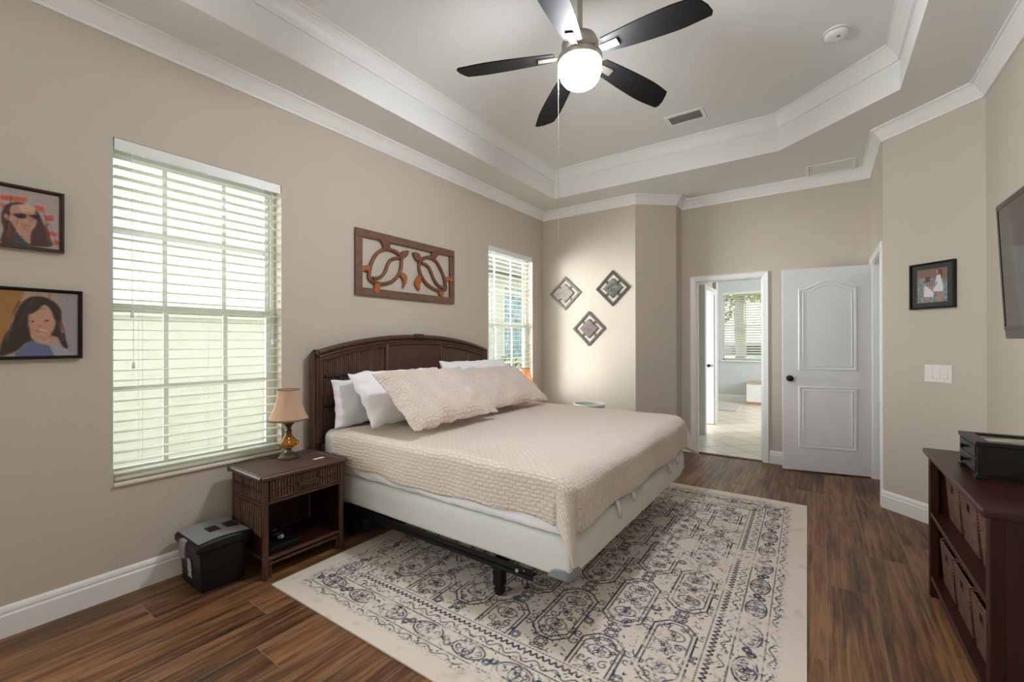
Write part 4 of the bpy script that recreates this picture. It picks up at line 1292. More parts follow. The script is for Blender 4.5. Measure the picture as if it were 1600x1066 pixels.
nightstand('dark cane nightstand with one drawer between the window and the bed', NS)
nightstand('second dark cane nightstand hidden beyond the bed under the glowing lamp', (-2.685, 4.15, 0))
# small white slip lying on the near nightstand and a black device inside it
tag(obj('paper_slip', MB().box(-2.64, -2.615, 1.53, 1.60, .5665, .5675, lambda v: v), M_SHEET), 'tiny white slip lying on the nightstand top', 'paper')
dvc = thing('media_player', 'black device with cable lying inside the open nightstand shelf', 'device', (-2.62, 1.30, .1145))
obj('body', MB().box(-2.74, -2.535, 1.215, 1.40, .1145, .150), M_BLACK, dvc, bevel=.004)
obj('cable', MB().tube([(-2.66 + .05 * math.cos(k * .5), 1.30 + .045 * math.sin(k * .5), .158 + .002 * k) for k in range(26)], .006, 6), M_BLACK, dvc, smooth=True)
obj('plug', MB().cyl((-2.60, 1.30, .165), (-2.58, 1.31, .175), .012, n=10), M_SILVER, dvc)

# ---- amber glass table lamps
def amber():
    t = NT('amber glass')
    t.color(srgb(226, 148, 24)); t.b.inputs['Roughness'].default_value = .08
    t.b.inputs['Transmission Weight'].default_value = .75; t.b.inputs['IOR'].default_value = 1.4
    t.b.inputs['Emission Color'].default_value = srgb(220, 130, 10); t.b.inputs['Emission Strength'].default_value = 0
    return t.m
M_AMBER = amber()
M_PEWTER = mat('aged pewter', srgb(104, 92, 82), .4, .7, var=.15)
def shade_mat(name, c, tr_):
    t = NT(name); t.color(c); t.b.inputs['Roughness'].default_value = .8
    tr = t.new('ShaderNodeBsdfTranslucent'); tr.inputs[0].default_value = c
    mx = t.new('ShaderNodeMixShader'); mx.inputs[0].default_value = tr_
    t.l.new(t.b.outputs[0], mx.inputs[1]); t.l.new(tr.outputs[0], mx.inputs[2]); t.l.new(mx.outputs[0], t.n['Material Output'].inputs[0])
    return t.m
M_SHADE = shade_mat('pale peach shade fabric', srgb(222, 192, 162), .35)
M_SHTRIM = mat('brown shade braid', srgb(120, 92, 72), .8)
def table_lamp(label, loc, lit):
    t = thing('table_lamp', label, 'table lamp', loc)
    obj('base', MB().lathe((0, 0, 0), [(0, 0), (.060, 0), (.062, .008), (.056, .014), (.052, .016), (.050, .024), (.036, .032), (.024, .038), (.018, .052), (.020, .060), (.028, .066), (.0, .067)], 32), M_PEWTER, t, local=True, smooth='auto')
    obj('glass_body', MB().lathe((0, 0, 0), [(.0, .062), (.026, .064), (.044, .078), (.059, .092), (.057, .100), (.040, .118), (.022, .145), (.014, .168), (.0, .170)], 48, 10, .05), M_AMBER, t, local=True, smooth=True)
    obj('neck', MB().lathe((0, 0, 0), [(0, .165), (.018, .165), (.020, .175), (.013, .184), (.015, .196), (.022, .210), (.034, .222), (.030, .226), (.014, .228), (.013, .245), (.0, .246)], 24, 6, .06).cyl((0, 0, .24), (0, 0, .425), .004, n=8), M_PEWTER, t, local=True, smooth='auto')
    # bell shade with eight panels
    prof = []
    for k in range(17):
        q = k / 16; r_ = .124 - .058 * (1 - (1 - q) ** 1.75)
        prof.append((r_, .245 + .195 * q))
    n = 64; mb = MB()
    def sp(u, v):
        k = v * 16; i = min(15, int(k)); f = k - i
        r_ = prof[i][0] * (1 - f) + prof[i + 1][0] * f; z = prof[i][1] * (1 - f) + prof[i + 1][1] * f
        a = u * 2 * math.pi; m_ = math.pi / 4
        oc = math.cos(m_ / 2) / math.cos((a % m_) - m_ / 2)
        rr_ = r_ * (.35 + .65 * oc / 1.0)
        return (rr_ * math.cos(a), rr_ * math.sin(a), z)
    mb.grid(sp, n, 16)
    sh_ = obj('shade', mb, M_SHADE, t, local=True, smooth='auto', solid=.0015)
    for z, r_ in ((.246, .123), (.252, .121), (.438, .067)):
        rg = [(sp(k / 64, (z - .245) / .195)) for k in range(64)]
        obj('shade_braid', MB().tube([(p[0] * 1.008, p[1] * 1.008, p[2]) for p in rg], .0026, 6, closed=True), M_SHTRIM, sh_, local=True, smooth=True)
    if lit:
        b = obj('bulb', MB().lathe((0, 0, 0), [(0, .27), (.012, .275), (.026, .30), (.030, .32), (.022, .345), (0, .355)], 16), M_BULB, t, local=True, smooth=True)
    return t
def emit(name, c, s):
    t = NT(name); t.b.inputs['Base Color'].default_value = c; t.b.inputs['Emission Color'].default_value = c; t.b.inputs['Emission Strength'].default_value = s
    return t.m
M_BULB = emit('lit lamp bulb', srgb(255, 214, 165), 22)
table_lamp('unlit amber glass table lamp on the near nightstand', (-2.80, 1.462, .567), False)
table_lamp('glowing table lamp beyond the far pillow by the second window', (-2.80, 4.20, .567), True)

# ---- black file crate
cr = thing('file_crate', 'black plastic file crate with grey lid beside the nightstand', 'crate', (-2.75, 1.02, 0))
def crate_lvl(z, g): return [(-2.905 + g, .895 + g), (-2.905 + g, 1.150 - g), (-2.605 - g, 1.150 - g), (-2.605 - g, .895 + g)]
b_ = MB(); lo_, hi_ = crate_lvl(0, .022), crate_lvl(1, .012)
b_.add([(x, y, 0) for x, y in lo_] + [(x, y, .225) for x, y in hi_], [(0, 1, 2, 3), (7, 6, 5, 4), (0, 4, 5, 1), (1, 5, 6, 2), (2, 6, 7, 3), (3, 7, 4, 0)])
obj('body', b_, M_BLACK, cr, bevel=.008)
obj('lid', MB().rbox(-2.915, -2.595, .885, 1.160, .215, .262, .018, .03, 4, lambda p: Vector((p.x, p.y, p.z + (.014 * (1 - ((p.y - 1.02) / .14) ** 2) if p.z > .24 else 0)))), M_BLACK, cr, smooth='auto')
lp = MB()
lp.grid(lambda u, v: (-2.895 + .28 * u, .90 + .245 * v, .2635 + .0145 * (1 - ((.90 + .245 * v - 1.02) / .14) ** 2)), 6, 12)
lidp = obj('lid_panel', lp, M_SILVER, cr, solid=.003)
obj('lid_recess', MB().box(-2.79, -2.71, .985, 1.04, .272, .2805), M_BLACK, lidp); obj('lid_recess', MB().box(-2.80, -2.71, 1.07, 1.13, .265, .2775), M_BLACK, lidp)
ltc = obj('latch', MB().box(-2.80, -2.735, .874, .886, .170, .252).box(-2.80, -2.735, .874, .91, .245, .262), M_SILVER, cr, bevel=.004)
def label_mat():
    t = NT('faded paper label'); n = t.noise(t.coord(), 60, 3)
    t.color(t.ramp(n, [(.42, srgb(90, 92, 96)), (.55, srgb(190, 190, 190))])); t.b.inputs['Roughness'].default_value = .5
    return t.m
obj('paper_label', MB().prism([(-2.788, .055), (-2.735, .055), (-2.735, .155), (-2.788, .155)], lambda a, b, d: (a, .9165 - .05 * b / .225 * .2 - .0 + d - .0035, b), 0, .002), label_mat(), cr)

# ---- round white hamper beyond the bed
hm = thing('laundry_hamper', 'round white hamper rim peeking above the far edge of the bed', 'hamper', (-2.10, 4.45, 0))
M_HAMP = mat('white hamper plastic', srgb(222, 226, 218), .5)
obj('body', MB().lathe((-2.10, 4.45, 0), [(.0, .0), (.14, 0), (.165, .615), (.160, .615), (.135, .02), (0, .02)], 32), M_HAMP, hm, smooth='auto')
obj('rim', MB().tube([(-2.10 + .166 * math.cos(k * math.pi / 20), 4.45 + .166 * math.sin(k * math.pi / 20), .618) for k in range(40)], .009, 8, closed=True), M_HAMP, hm, smooth=True)
obj('liner', MB().lathe((-2.10, 4.45, 0), [(0, .40), (.14, .42), (.157, .56), (.152, .57), (.13, .45), (0, .43)], 24), M_BLACK, hm, smooth='auto')

# things pushed under the bed
tag(obj('storage_bag', MB().rbox(-2.86, -2.52, 1.84, 2.22, .0, .13, .045, .03, 4, lambda p: p + Vector((0, 0, noise.noise(p * 9) * .03 * (p.z > .03)))), mat('dark navy cloth', srgb(26, 30, 38), .8), smooth=True), 'dark cloth bag pushed under the bed behind the nightstand', 'bag')
tag(obj('shoe_box', MB().box(-2.66, -2.50, 2.30, 2.46, 0, .07), mat('grey brown carton', srgb(84, 76, 68), .8), bevel=.004), 'low dark box on the floor under the bed', 'box')

# ================================================================== WALL ART AND PICTURES
TURTLE = {'shell1': [(2.204, 1.812), (2.193, 1.847), (2.204, 1.906), (2.226, 1.968), (2.27, 2.033), (2.324, 2.072), (2.379, 2.089), (2.445, 2.085), (2.493, 2.07), (2.523, 2.036), (2.525, 1.982), (2.515, 1.926), (2.483, 1.875), (2.435, 1.831), (2.379, 1.806), (2.314, 1.792), (2.261, 1.793)], 'curve1': [(2.513, 2.038), (2.455, 2.025), (2.407, 1.999), (2.379, 1.961), (2.356, 1.905), (2.324, 1.863), (2.279, 1.836), (2.226, 1.828)], 'head1': [(2.503, 2.048), (2.513, 2.077), (2.543, 2.101), (2.596, 2.11), (2.593, 2.078), (2.568, 2.051), (2.523, 2.032)], 'flip1a': [(2.333, 2.084), (2.324, 2.116), (2.297, 2.148), (2.266, 2.15), (2.297, 2.167), (2.351, 2.178), (2.384, 2.157), (2.398, 2.122), (2.388, 2.094)], 'flip1b': [(2.508, 1.902), (2.543, 1.91), (2.578, 1.887), (2.578, 1.84), (2.547, 1.785), (2.534, 1.784), (2.543, 1.82), (2.533, 1.858), (2.508, 1.878)], 'flip1c': [(2.192, 1.919), (2.154, 1.921), (2.12, 1.902), (2.112, 1.872), (2.133, 1.865), (2.154, 1.882), (2.187, 1.875)], 'flip1d': [(2.248, 1.784), (2.239, 1.714), (2.283, 1.714), (2.301, 1.772), (2.287, 1.789)], 'shell2': [(3.068, 1.821), (3.059, 1.885), (3.035, 1.951), (2.992, 2.015), (2.945, 2.067), (2.887, 2.092), (2.818, 2.09), (2.757, 2.06), (2.73, 2.019), (2.73, 1.97), (2.752, 1.916), (2.796, 1.864), (2.852, 1.829), (2.921, 1.806), (2.992, 1.8)], 'curve2': [(2.757, 2.027), (2.807, 2.022), (2.852, 1.995), (2.886, 1.941), (2.915, 1.894), (2.956, 1.856), (3.016, 1.833), (3.059, 1.833)], 'head2': [(2.65, 2.104), (2.698, 2.111), (2.732, 2.093), (2.741, 2.062), (2.709, 2.04), (2.671, 2.059)], 'flip2a': [(2.864, 2.105), (2.892, 2.148), (2.945, 2.174), (2.999, 2.174), (3.017, 2.143), (2.981, 2.145), (2.945, 2.11), (2.921, 2.085)], 'flip2b': [(2.73, 1.914), (2.692, 1.885), (2.671, 1.834), (2.697, 1.792), (2.73, 1.779), (2.732, 1.824), (2.746, 1.867)], 'flip2c': [(3.065, 1.933), (3.115, 1.944), (3.16, 1.923), (3.147, 1.895), (3.103, 1.907), (3.068, 1.894)], 'flip2d': [(2.974, 1.786), (2.992, 1.749), (3.059, 1.716), (3.034, 1.753), (3.028, 1.787)]}
PIC1 = [('o', [(0.266, 1.966), (0.345, 1.974), (0.348, 1.959), (0.343, 1.952), (0.266, 1.943)]), ('o', [(0.266, 1.931), (0.278, 1.931), (0.278, 1.915), (0.266, 1.908)]), ('o', [(0.367, 1.945), (0.4, 1.944), (0.402, 1.919), (0.388, 1.917), (0.374, 1.929)]), ('o', [(0.401, 1.905), (0.432, 1.913), (0.433, 1.886), (0.406, 1.881)]), ('o', [(0.408, 1.835), (0.441, 1.833), (0.446, 1.817), (0.418, 1.811)]), ('o', [(0.429, 1.793), (0.452, 1.797), (0.453, 1.773), (0.434, 1.77)]), ('o', [(0.404, 1.872), (0.418, 1.869), (0.415, 1.858), (0.406, 1.859)]), ('h', [(0.268, 1.855), (0.271, 1.891), (0.28, 1.922), (0.297, 1.937), (0.316, 1.947), (0.338, 1.946), (0.363, 1.933), (0.383, 1.914), (0.394, 1.884), (0.406, 1.846), (0.418, 1.811), (0.427, 1.765), (0.36, 1.753), (0.27, 1.75), (0.276, 1.812)]), ('f', [(0.295, 1.919), (0.318, 1.935), (0.345, 1.935), (0.367, 1.921), (0.378, 1.893), (0.374, 1.852), (0.363, 1.83), (0.358, 1.806), (0.356, 1.763), (0.336, 1.782), (0.316, 1.811), (0.306, 1.837), (0.297, 1.855), (0.286, 1.859), (0.278, 1.876), (0.284, 1.884), (0.295, 1.88)]), ('g', [(0.297, 1.887), (0.329, 1.9), (0.347, 1.896), (0.346, 1.882), (0.329, 1.872), (0.316, 1.876), (0.308, 1.883)]), ('g', [(0.347, 1.896), (0.356, 1.896), (0.372, 1.905), (0.385, 1.898), (0.383, 1.878), (0.372, 1.88), (0.358, 1.885)]), ('j', [(0.308, 1.812), (0.319, 1.801), (0.336, 1.779), (0.358, 1.756), (0.306, 1.752)]), ('m', [(0.338, 1.845), (0.351, 1.851), (0.363, 1.85), (0.349, 1.84)])]
PIC2 = [('t', [(0.222, 1.555), (0.342, 1.55), (0.311, 1.438), (0.279, 1.34), (0.266, 1.25), (0.222, 1.251)]), ('u', [(0.342, 1.55), (0.439, 1.544), (0.46, 1.453), (0.46, 1.245), (0.279, 1.25), (0.279, 1.34), (0.311, 1.438)]), ('h', [(0.266, 1.278), (0.279, 1.34), (0.3, 1.389), (0.311, 1.438), (0.328, 1.488), (0.352, 1.517), (0.376, 1.526), (0.406, 1.523), (0.434, 1.503), (0.452, 1.479), (0.459, 1.446), (0.457, 1.401), (0.468, 1.364), (0.473, 1.327), (0.481, 1.282), (0.46, 1.293), (0.449, 1.326), (0.429, 1.341), (0.366, 1.319), (0.342, 1.305), (0.311, 1.27), (0.266, 1.25)]), ('f', [(0.401, 1.486), (0.421, 1.466), (0.431, 1.43), (0.438, 1.404), (0.431, 1.371), (0.421, 1.345), (0.421, 1.304), (0.398, 1.308), (0.364, 1.326), (0.357, 1.358), (0.355, 1.39), (0.354, 1.433), (0.378, 1.456)]), ('e', [(0.358, 1.41), (0.366, 1.414), (0.371, 1.407), (0.359, 1.404)]), ('e', [(0.401, 1.415), (0.421, 1.419), (0.413, 1.409), (0.403, 1.408)]), ('m', [(0.371, 1.369), (0.388, 1.366), (0.406, 1.373), (0.401, 1.363), (0.378, 1.36)]), ('n', [(0.378, 1.391), (0.393, 1.392), (0.395, 1.381), (0.381, 1.38)]), ('p', [(0.408, 1.392), (0.424, 1.392), (0.421, 1.378), (0.411, 1.377)]), ('b', [(0.311, 1.249), (0.342, 1.301), (0.364, 1.321), (0.383, 1.308), (0.419, 1.297), (0.434, 1.297), (0.444, 1.245)]), ('s', [(0.419, 1.297), (0.449, 1.308), (0.473, 1.278), (0.508, 1.255), (0.508, 1.244), (0.434, 1.246)])]
PIC3 = [('a', [(0.255, 1.827), (0.443, 1.821), (0.443, 1.747), (0.255, 1.77)]), ('h', [(0.383, 1.819), (0.41, 1.81), (0.415, 1.772), (0.408, 1.731), (0.394, 1.775), (0.387, 1.793)]), ('f', [(0.374, 1.812), (0.391, 1.809), (0.39, 1.784), (0.376, 1.788)]), ('w', [(0.379, 1.773), (0.401, 1.778), (0.409, 1.739), (0.419, 1.696), (0.419, 1.659), (0.361, 1.661), (0.353, 1.683), (0.368, 1.72)]), ('f', [(0.378, 1.655), (0.412, 1.651), (0.414, 1.592), (0.383, 1.595)]), ('h', [(0.306, 1.767), (0.335, 1.771), (0.336, 1.732), (0.311, 1.727)]), ('f', [(0.319, 1.735), (0.335, 1.707), (0.349, 1.688), (0.379, 1.735), (0.383, 1.718), (0.353, 1.67), (0.327, 1.682)]), ('w', [(0.307, 1.71), (0.342, 1.676), (0.361, 1.653), (0.357, 1.623), (0.296, 1.629), (0.3, 1.69)]), ('f', [(0.307, 1.628), (0.326, 1.626), (0.33, 1.596), (0.307, 1.602)])]
wart = thing('turtle_wall_art', 'carved wood panel of two sea turtles above the headboard', 'wall art', (XL + .012, 2.63, 1.94))
AX = XL + .020
fn_ = lambda a, b, d: (d, a, b)
ys0, ys1, z0_, z1_ = 2.067, 3.186, 1.682, 2.208
f_ = MB()
wfr = .062
for (a, b, c, d) in ((ys0, ys1, z1_ - wfr, z1_), (ys0, ys1, z0_, z0_ + wfr), (ys0, ys0 + wfr, z0_ + wfr, z1_ - wfr), (ys1 - wfr, ys1, z0_ + wfr, z1_ - wfr)):
    f_.box(XL + .004, XL + .026, a, b, c, d)
obj('frame', f_, M_TFRAME, wart, bevel=.003)
def smooth_path(pts, closed, n=6):
    P = [Vector(p) for p in pts]; out = []; m = len(P)
    for i in range(m if closed else m - 1):
        p0 = P[i - 1] if (closed or i > 0) else P[0]; p1 = P[i]; p2 = P[(i + 1) % m]; p3 = P[(i + 2) % m] if (closed or i + 2 < m) else P[-1]
        for k in range(n):
            t = k / n
            out.append(.5 * ((2 * p1) + (p2 - p0) * t + (2 * p0 - 5 * p1 + 4 * p2 - p3) * t * t + (3 * p1 - p0 - 3 * p2 + p3) * t ** 3))
    if not closed: out.append(P[-1])
    return out
def ribbon(path, w, closed):
    n = len(path); mb = MB(); pr = [(-w / 2, 0), (-w / 2, .016), (-w / 4, .021), (w / 4, .021), (w / 2, .016), (w / 2, 0)]
    return mb.sweep([tuple(p) for p in path], pr, lambda a, b, d: (XL + .009 + d, a, b), closed)
for i in ('1', '2'):
    tp = ribbon(smooth_path(TURTLE['shell' + i], True), .026, True)
    to = obj('turtle', tp, M_TURTLE, wart, smooth='auto')
    obj('shell_curve', ribbon(smooth_path(TURTLE['curve' + i], False), .024, False), M_TURTLE, to, smooth='auto')
    obj('head', MB().prism([tuple(p) for p in smooth_path(TURTLE['head' + i], True, 3)], fn_, XL + .009, XL + .033), M_TURTLE, to, bevel=.003)
    for k in 'abcd':
        obj('flipper', MB().prism([tuple(p) for p in smooth_path(TURTLE['flip' + i + k], True, 3)], fn_, XL + .009, XL + .030), M_TURTLE if k == 'a' else M_FLIP, to, bevel=.003)

def framed(name, label, y0, y1, z0, z1, fw, M_F, bg, shapes, pal, lw=()):
    t = thing(name, label, 'picture', (XL + .002, (y0 + y1) / 2, (z0 + z1) / 2))
    f = MB().sweep([(y0, z0), (y0, z1), (y1, z1), (y1, z0)], [(0, .002), (0, .026), (fw * .45, .026), (fw * .6, .016), (fw, .013), (fw, .002)], lambda a, b, d: (XL + d, a, b), closed=True)
    obj('frame', f, M_F, t)
    r = Raster(y1 - y0 - fw * 1.6, z1 - z0 - fw * 1.6, .0022, bg)
    rnd = np.random.RandomState(int(z0 * 100))
    for c, pts in shapes:
        P = [(p[0] - y0 - fw * .8, p[1] - z0 - fw * .8) for p in (smooth_path(pts, True, 3) if c in 'hfbj' else [Vector(q) for q in pts])]
        r.poly(P, pal[c], .95)
    r.blur(2)
    g = rnd.rand(*r.c.shape[:2]); g = (g + np.roll(g, 1, 0) + np.roll(g, 1, 1) + np.roll(g, 2, 0)) / 4
    r.c *= (.80 + .4 * g)[..., None]
    for (a, b, w_, c_) in lw:
        r.line([(a[0] - y0, a[1] - z0), (b[0] - y0, b[1] - z0)], w_, c_, .7)
    r.blur(1)
    r.build('painting', lambda x, y: (XL + .012 + 0 * x, y0 + fw * .8 + x, z0 + fw * .8 + y), M_CANVAS, t)
    return t
M_FR1 = wood_mat('dark brown frame', srgb(44, 28, 22), srgb(70, 50, 38), (8, 8, 8), .4)
M_FR2 = mat('black frame', srgb(18, 17, 16), .45, spec=.3)
PIC1 += [('k', [(.318, 1.935), (.345, 1.945), (.372, 1.935), (.372, 1.915), (.33, 1.905)]),
         ('q', [(.352, 1.885), (.362, 1.89), (.370, 1.868), (.355, 1.862)]), ('q', [(.318, 1.865), (.335, 1.83), (.352, 1.815), (.345, 1.84)]),
         ('v', [(.285, 1.78), (.29, 1.85), (.298, 1.85), (.300, 1.78)]), ('v', [(.412, 1.78), (.400, 1.86), (.408, 1.86), (.425, 1.78)])]
framed('framed_portrait', 'brown framed painting of a woman in sunglasses, upper picture left of the window', .105, .466, 1.737, 2.021, .016, M_FR1, (168, 154, 150), PIC1,
       {'o': (190, 92, 66), 'h': (74, 48, 44), 'f': (180, 140, 122), 'g': (48, 40, 42), 'j': (70, 78, 88), 'm': (154, 96, 88), 'k': (196, 158, 140), 'q': (162, 118, 102), 'v': (112, 72, 62)},
       (((.287, 1.955), (.272, 1.80), .004, (50, 32, 30)), ((.388, 1.90), (.405, 1.80), .004, (52, 32, 32)), ((.305, 1.86), (.295, 1.78), .003, (110, 74, 64)), ((.40, 1.88), (.43, 1.77), .003, (108, 70, 60))))
PIC2 += [('q', [(.352, 1.44), (.362, 1.445), (.360, 1.385), (.370, 1.36), (.362, 1.36), (.350, 1.39)]),
         ('q', [(.372, 1.345), (.40, 1.335), (.43, 1.345), (.43, 1.335), (.40, 1.322), (.375, 1.332)]), ('z', [(.385, 1.371), (.41, 1.368), (.408, 1.364), (.387, 1.366)]),
         ('v', [(.32, 1.50), (.30, 1.44), (.305, 1.44), (.33, 1.50)]), ('v', [(.445, 1.40), (.46, 1.32), (.466, 1.32), (.453, 1.41)]), ('v', [(.30, 1.40), (.28, 1.32), (.286, 1.32), (.306, 1.39)]), ('y', [(.455, 1.39), (.470, 1.385), (.472, 1.36), (.460, 1.355)])]
framed('framed_portrait', 'black framed painting of a girl with long dark hair, lower picture left of the window', .105, .529, 1.234, 1.561, .015, M_FR2, (150, 142, 146), PIC2,
       {'t': (158, 112, 60), 'u': (172, 144, 124), 'h': (52, 43, 43), 'f': (188, 146, 126), 'e': (44, 36, 38), 'm': (140, 82, 76), 'n': (172, 124, 108), 'p': (196, 130, 120), 'b': (94, 106, 138), 's': (158, 154, 158), 'k': (200, 162, 144), 'q': (174, 130, 112), 'z': (214, 206, 196), 'v': (90, 74, 68), 'y': (150, 110, 110)},
       (((.405, 1.53), (.408, 1.50), .005, (104, 100, 100)), ((.33, 1.45), (.31, 1.37), .005, (84, 68, 60)), ((.44, 1.44), (.452, 1.36), .005, (86, 70, 68)), ((.36, 1.51), (.34, 1.47), .004, (82, 78, 82)), ((.378, 1.455), (.392, 1.458), .003, (70, 50, 46)), ((.41, 1.460), (.428, 1.456), .003, (70, 50, 46))))

# three metal and stone diamonds on the back wall
def diamond(label, cy, cz, hw, hh, mf, mc, seed):
    y = YA - .004
    t = thing('diamond_wall_tile', label, 'wall art', (cy, y, cz))
    D = lambda k: [(cy - hw * k, cz), (cy, cz + hh * k), (cy + hw * k, cz), (cy, cz - hh * k)]
    fw = .026
    f = MB().sweep(D(1), [(0, 0), (0, .012), (fw, .012), (fw, 0)], lambda a, b, d: (a, y - d, b), closed=True)
    for sx, sz in ((1, 1), (1, -1), (-1, 1), (-1, -1)):
        a, b = (cy + sx * hw * .25, cz + sz * hh * .25), (cy + sx * hw * .5, cz + sz * hh * .5)
        n = Vector((sz * hh, -sx * hw)).normalized() * .0
        d = Vector((b[0] - a[0], b[1] - a[1])).normalized(); n = Vector((-d.y, d.x)) * .011
        f.prism([(a[0] + n.x, a[1] + n.y), (b[0] + n.x, b[1] + n.y), (b[0] - n.x, b[1] - n.y), (a[0] - n.x, a[1] - n.y)], lambda p, q, dd: (p, y - dd, q), 0, .009)
    obj('frame', f, mf, t)
    obj('stone_centre', MB().prism(D(.56), lambda a, b, d: (a, y - d, b), 0, .014), mc, t, bevel=.003)
def stone(name, c0, c1, c2):
    t = NT(name); n = t.noise(t.coord(), 28, 5, .7)
    v = t.new('ShaderNodeTexVoronoi', feature='DISTANCE_TO_EDGE'); v.inputs['Scale'].default_value = 40; t.l.new(t.coord(), v.inputs['Vector'])
    e = t.math('LESS_THAN', v.outputs[0], .08)
    t.color(t.mix(e, t.ramp(n, [(.38, c0), (.5, c1), (.62, c2)]), tuple(x * .55 for x in c0[:3]) + (1,)))
    t.b.inputs['Roughness'].default_value = .4; t.bump(v.outputs[0], .5, .004); return t.m
diamond('grey framed diamond with tan stone centre, left of the three on the wall', -2.645, 1.922, .222, .212, mat('weathered grey metal', srgb(112, 114, 110), .7, 0), stone('tan stone', srgb(120, 108, 96), srgb(158, 142, 128), srgb(130, 136, 116)), 1)
diamond('dark framed diamond with green stone centre, right and highest of the three on the wall', -2.011, 1.942, .213, .213, mat('dark bronze metal', srgb(60, 52, 43), .6, 0), stone('green stone', srgb(60, 66, 58), srgb(104, 112, 100), srgb(140, 148, 136)), 2)
diamond('brown framed diamond with mauve stone centre, lowest of the three on the wall', -2.317, 1.471, .215, .214, mat('brown bronze metal', srgb(82, 72, 65), .6, 0), stone('mauve stone', srgb(98, 84, 84), srgb(126, 108, 108), srgb(116, 108, 98)), 3)

# picture and switch on the angled wall
cp0 = Vector((.4004, 4.5071)); cdir = Vector((.8687 - .4004, 4.0578 - 4.5071)).normalized(); cn = Vector((cdir.y, -cdir.x))
CW_ = lambda s, z, d: (cp0.x + cdir.x * s + cn.x * d, cp0.y + cdir.y * s + cn.y * d, z)
if CW_(0, 0, 1)[1] > cp0.y: cn = -cn
pc = thing('framed_photo', 'small black framed photo of two girls in white dresses by a creek', 'picture', CW_(.347, 1.705, 0))
obj('frame', MB().sweep([(.207, 1.541), (.207, 1.870), (.490, 1.870), (.490, 1.541)], [(0, .001), (0, .024), (.010, .024), (.014, .010), (.014, .001)], lambda a, b, d: CW_(a, b, d), closed=True), M_FR2, pc)
obj('mat_board', MB().prism([(.215, 1.55), (.215, 1.862), (.482, 1.862), (.482, 1.55)], lambda a, b, d: CW_(a, b, d), .008, .012), mat('charcoal mat board', srgb(60, 60, 58), .8), pc)
r = Raster(.188, .238, .002, (132, 134, 134)); r0 = np.random.RandomState(5)
g = r0.rand(*r.c.shape[:2]); g = (g + np.roll(g, 1, 1) + np.roll(g, 2, 1) + np.roll(g, 1, 0)) / 4
r.c = lin((150, 152, 152)) * (.25 + 1.4 * np.clip((g - .3) * 1.8, 0, 1.2))[..., None]
for c, pts in PIC3:
    r.poly([(p[0] - .255, p[1] - 1.586) for p in pts], {'a': (128, 104, 88), 'h': (110, 66, 54), 'f': (176, 130, 112), 'w': (216, 214, 220)}[c], .92)
r.blur(1)
r.build('photo_print', lambda x, y: (cp0.x + cdir.x * (.255 + x) + cn.x * .0135, cp0.y + cdir.y * (.255 + x) + cn.y * .0135, 1.586 + y), M_PHOTO, pc)
sw = thing('light_switch', 'white triple rocker light switch plate below the small photo', 'light switch', CW_(.378, 1.08, 0))
M_SW = mat('white switch plastic', srgb(232, 228, 220), .35, var=.01)
obj('plate', MB().prism([(.294, 1.019), (.294, 1.142), (.463, 1.142), (.463, 1.019)], lambda a, b, d: CW_(a, b, d), .0, .006), M_SW, sw, bevel=.003)
for k in range(3):
    a = .3325 + k * .046
    obj('rocker', MB().add([CW_(a - .015, 1.047, .006), CW_(a + .015, 1.047, .006), CW_(a + .015, 1.114, .006), CW_(a - .015, 1.114, .006), CW_(a - .015, 1.047, .014), CW_(a + .015, 1.047, .014), CW_(a + .015, 1.114, .008), CW_(a - .015, 1.114, .008)],
        [(0, 1, 2, 3), (7, 6, 5, 4), (0, 4, 5, 1), (1, 5, 6, 2), (2, 6, 7, 3), (3, 7, 4, 0)]), M_SW, sw, bevel=.001)

# ================================================================== SHELF UNIT, JEWELRY BOX, TV
sb = thing('storage_console', 'dark cherry wood console with two open shelves of baskets', 'console', (.66, 2.59, 0))
DX0, DX1, DY0, DY1 = .452, .862, 2.098, 3.098
obj('top', MB().box(.432, .865, 2.075, 3.118, .727, .752), M_CHERRY, sb, bevel=.006)
for y, s in ((DY0, 1), (DY1, -1)):
    a, b = sorted((y, y + s * .022))
    obj('side_panel', MB().box(DX0 + .01, DX1, a, b, .03, .727), M_CHERRYV, sb)
    p_ = MB()
    for x in (DX0, DX1 - .035):
        c, d = sorted((y - s * .004, y + s * .036)); p_.box(x, x + .035, c, d, 0, .727)
    obj('post', p_, M_CHERRYV, sb, bevel=.003)
obj('shelf', MB().box(DX0 + .002, DX1 - .02, DY0 + .02, DY1 - .02, .412, .434), M_CHERRY, sb, bevel=.003)
obj('shelf', MB().box(DX0 + .002, DX1 - .02, DY0 + .02, DY1 - .02, .088, .110), M_CHERRY, sb, bevel=.003)
obj('back_panel', MB().box(DX1 - .018, DX1 - .006, DY0 + .02, DY1 - .02, .03, .727), M_CHERRYV, sb)
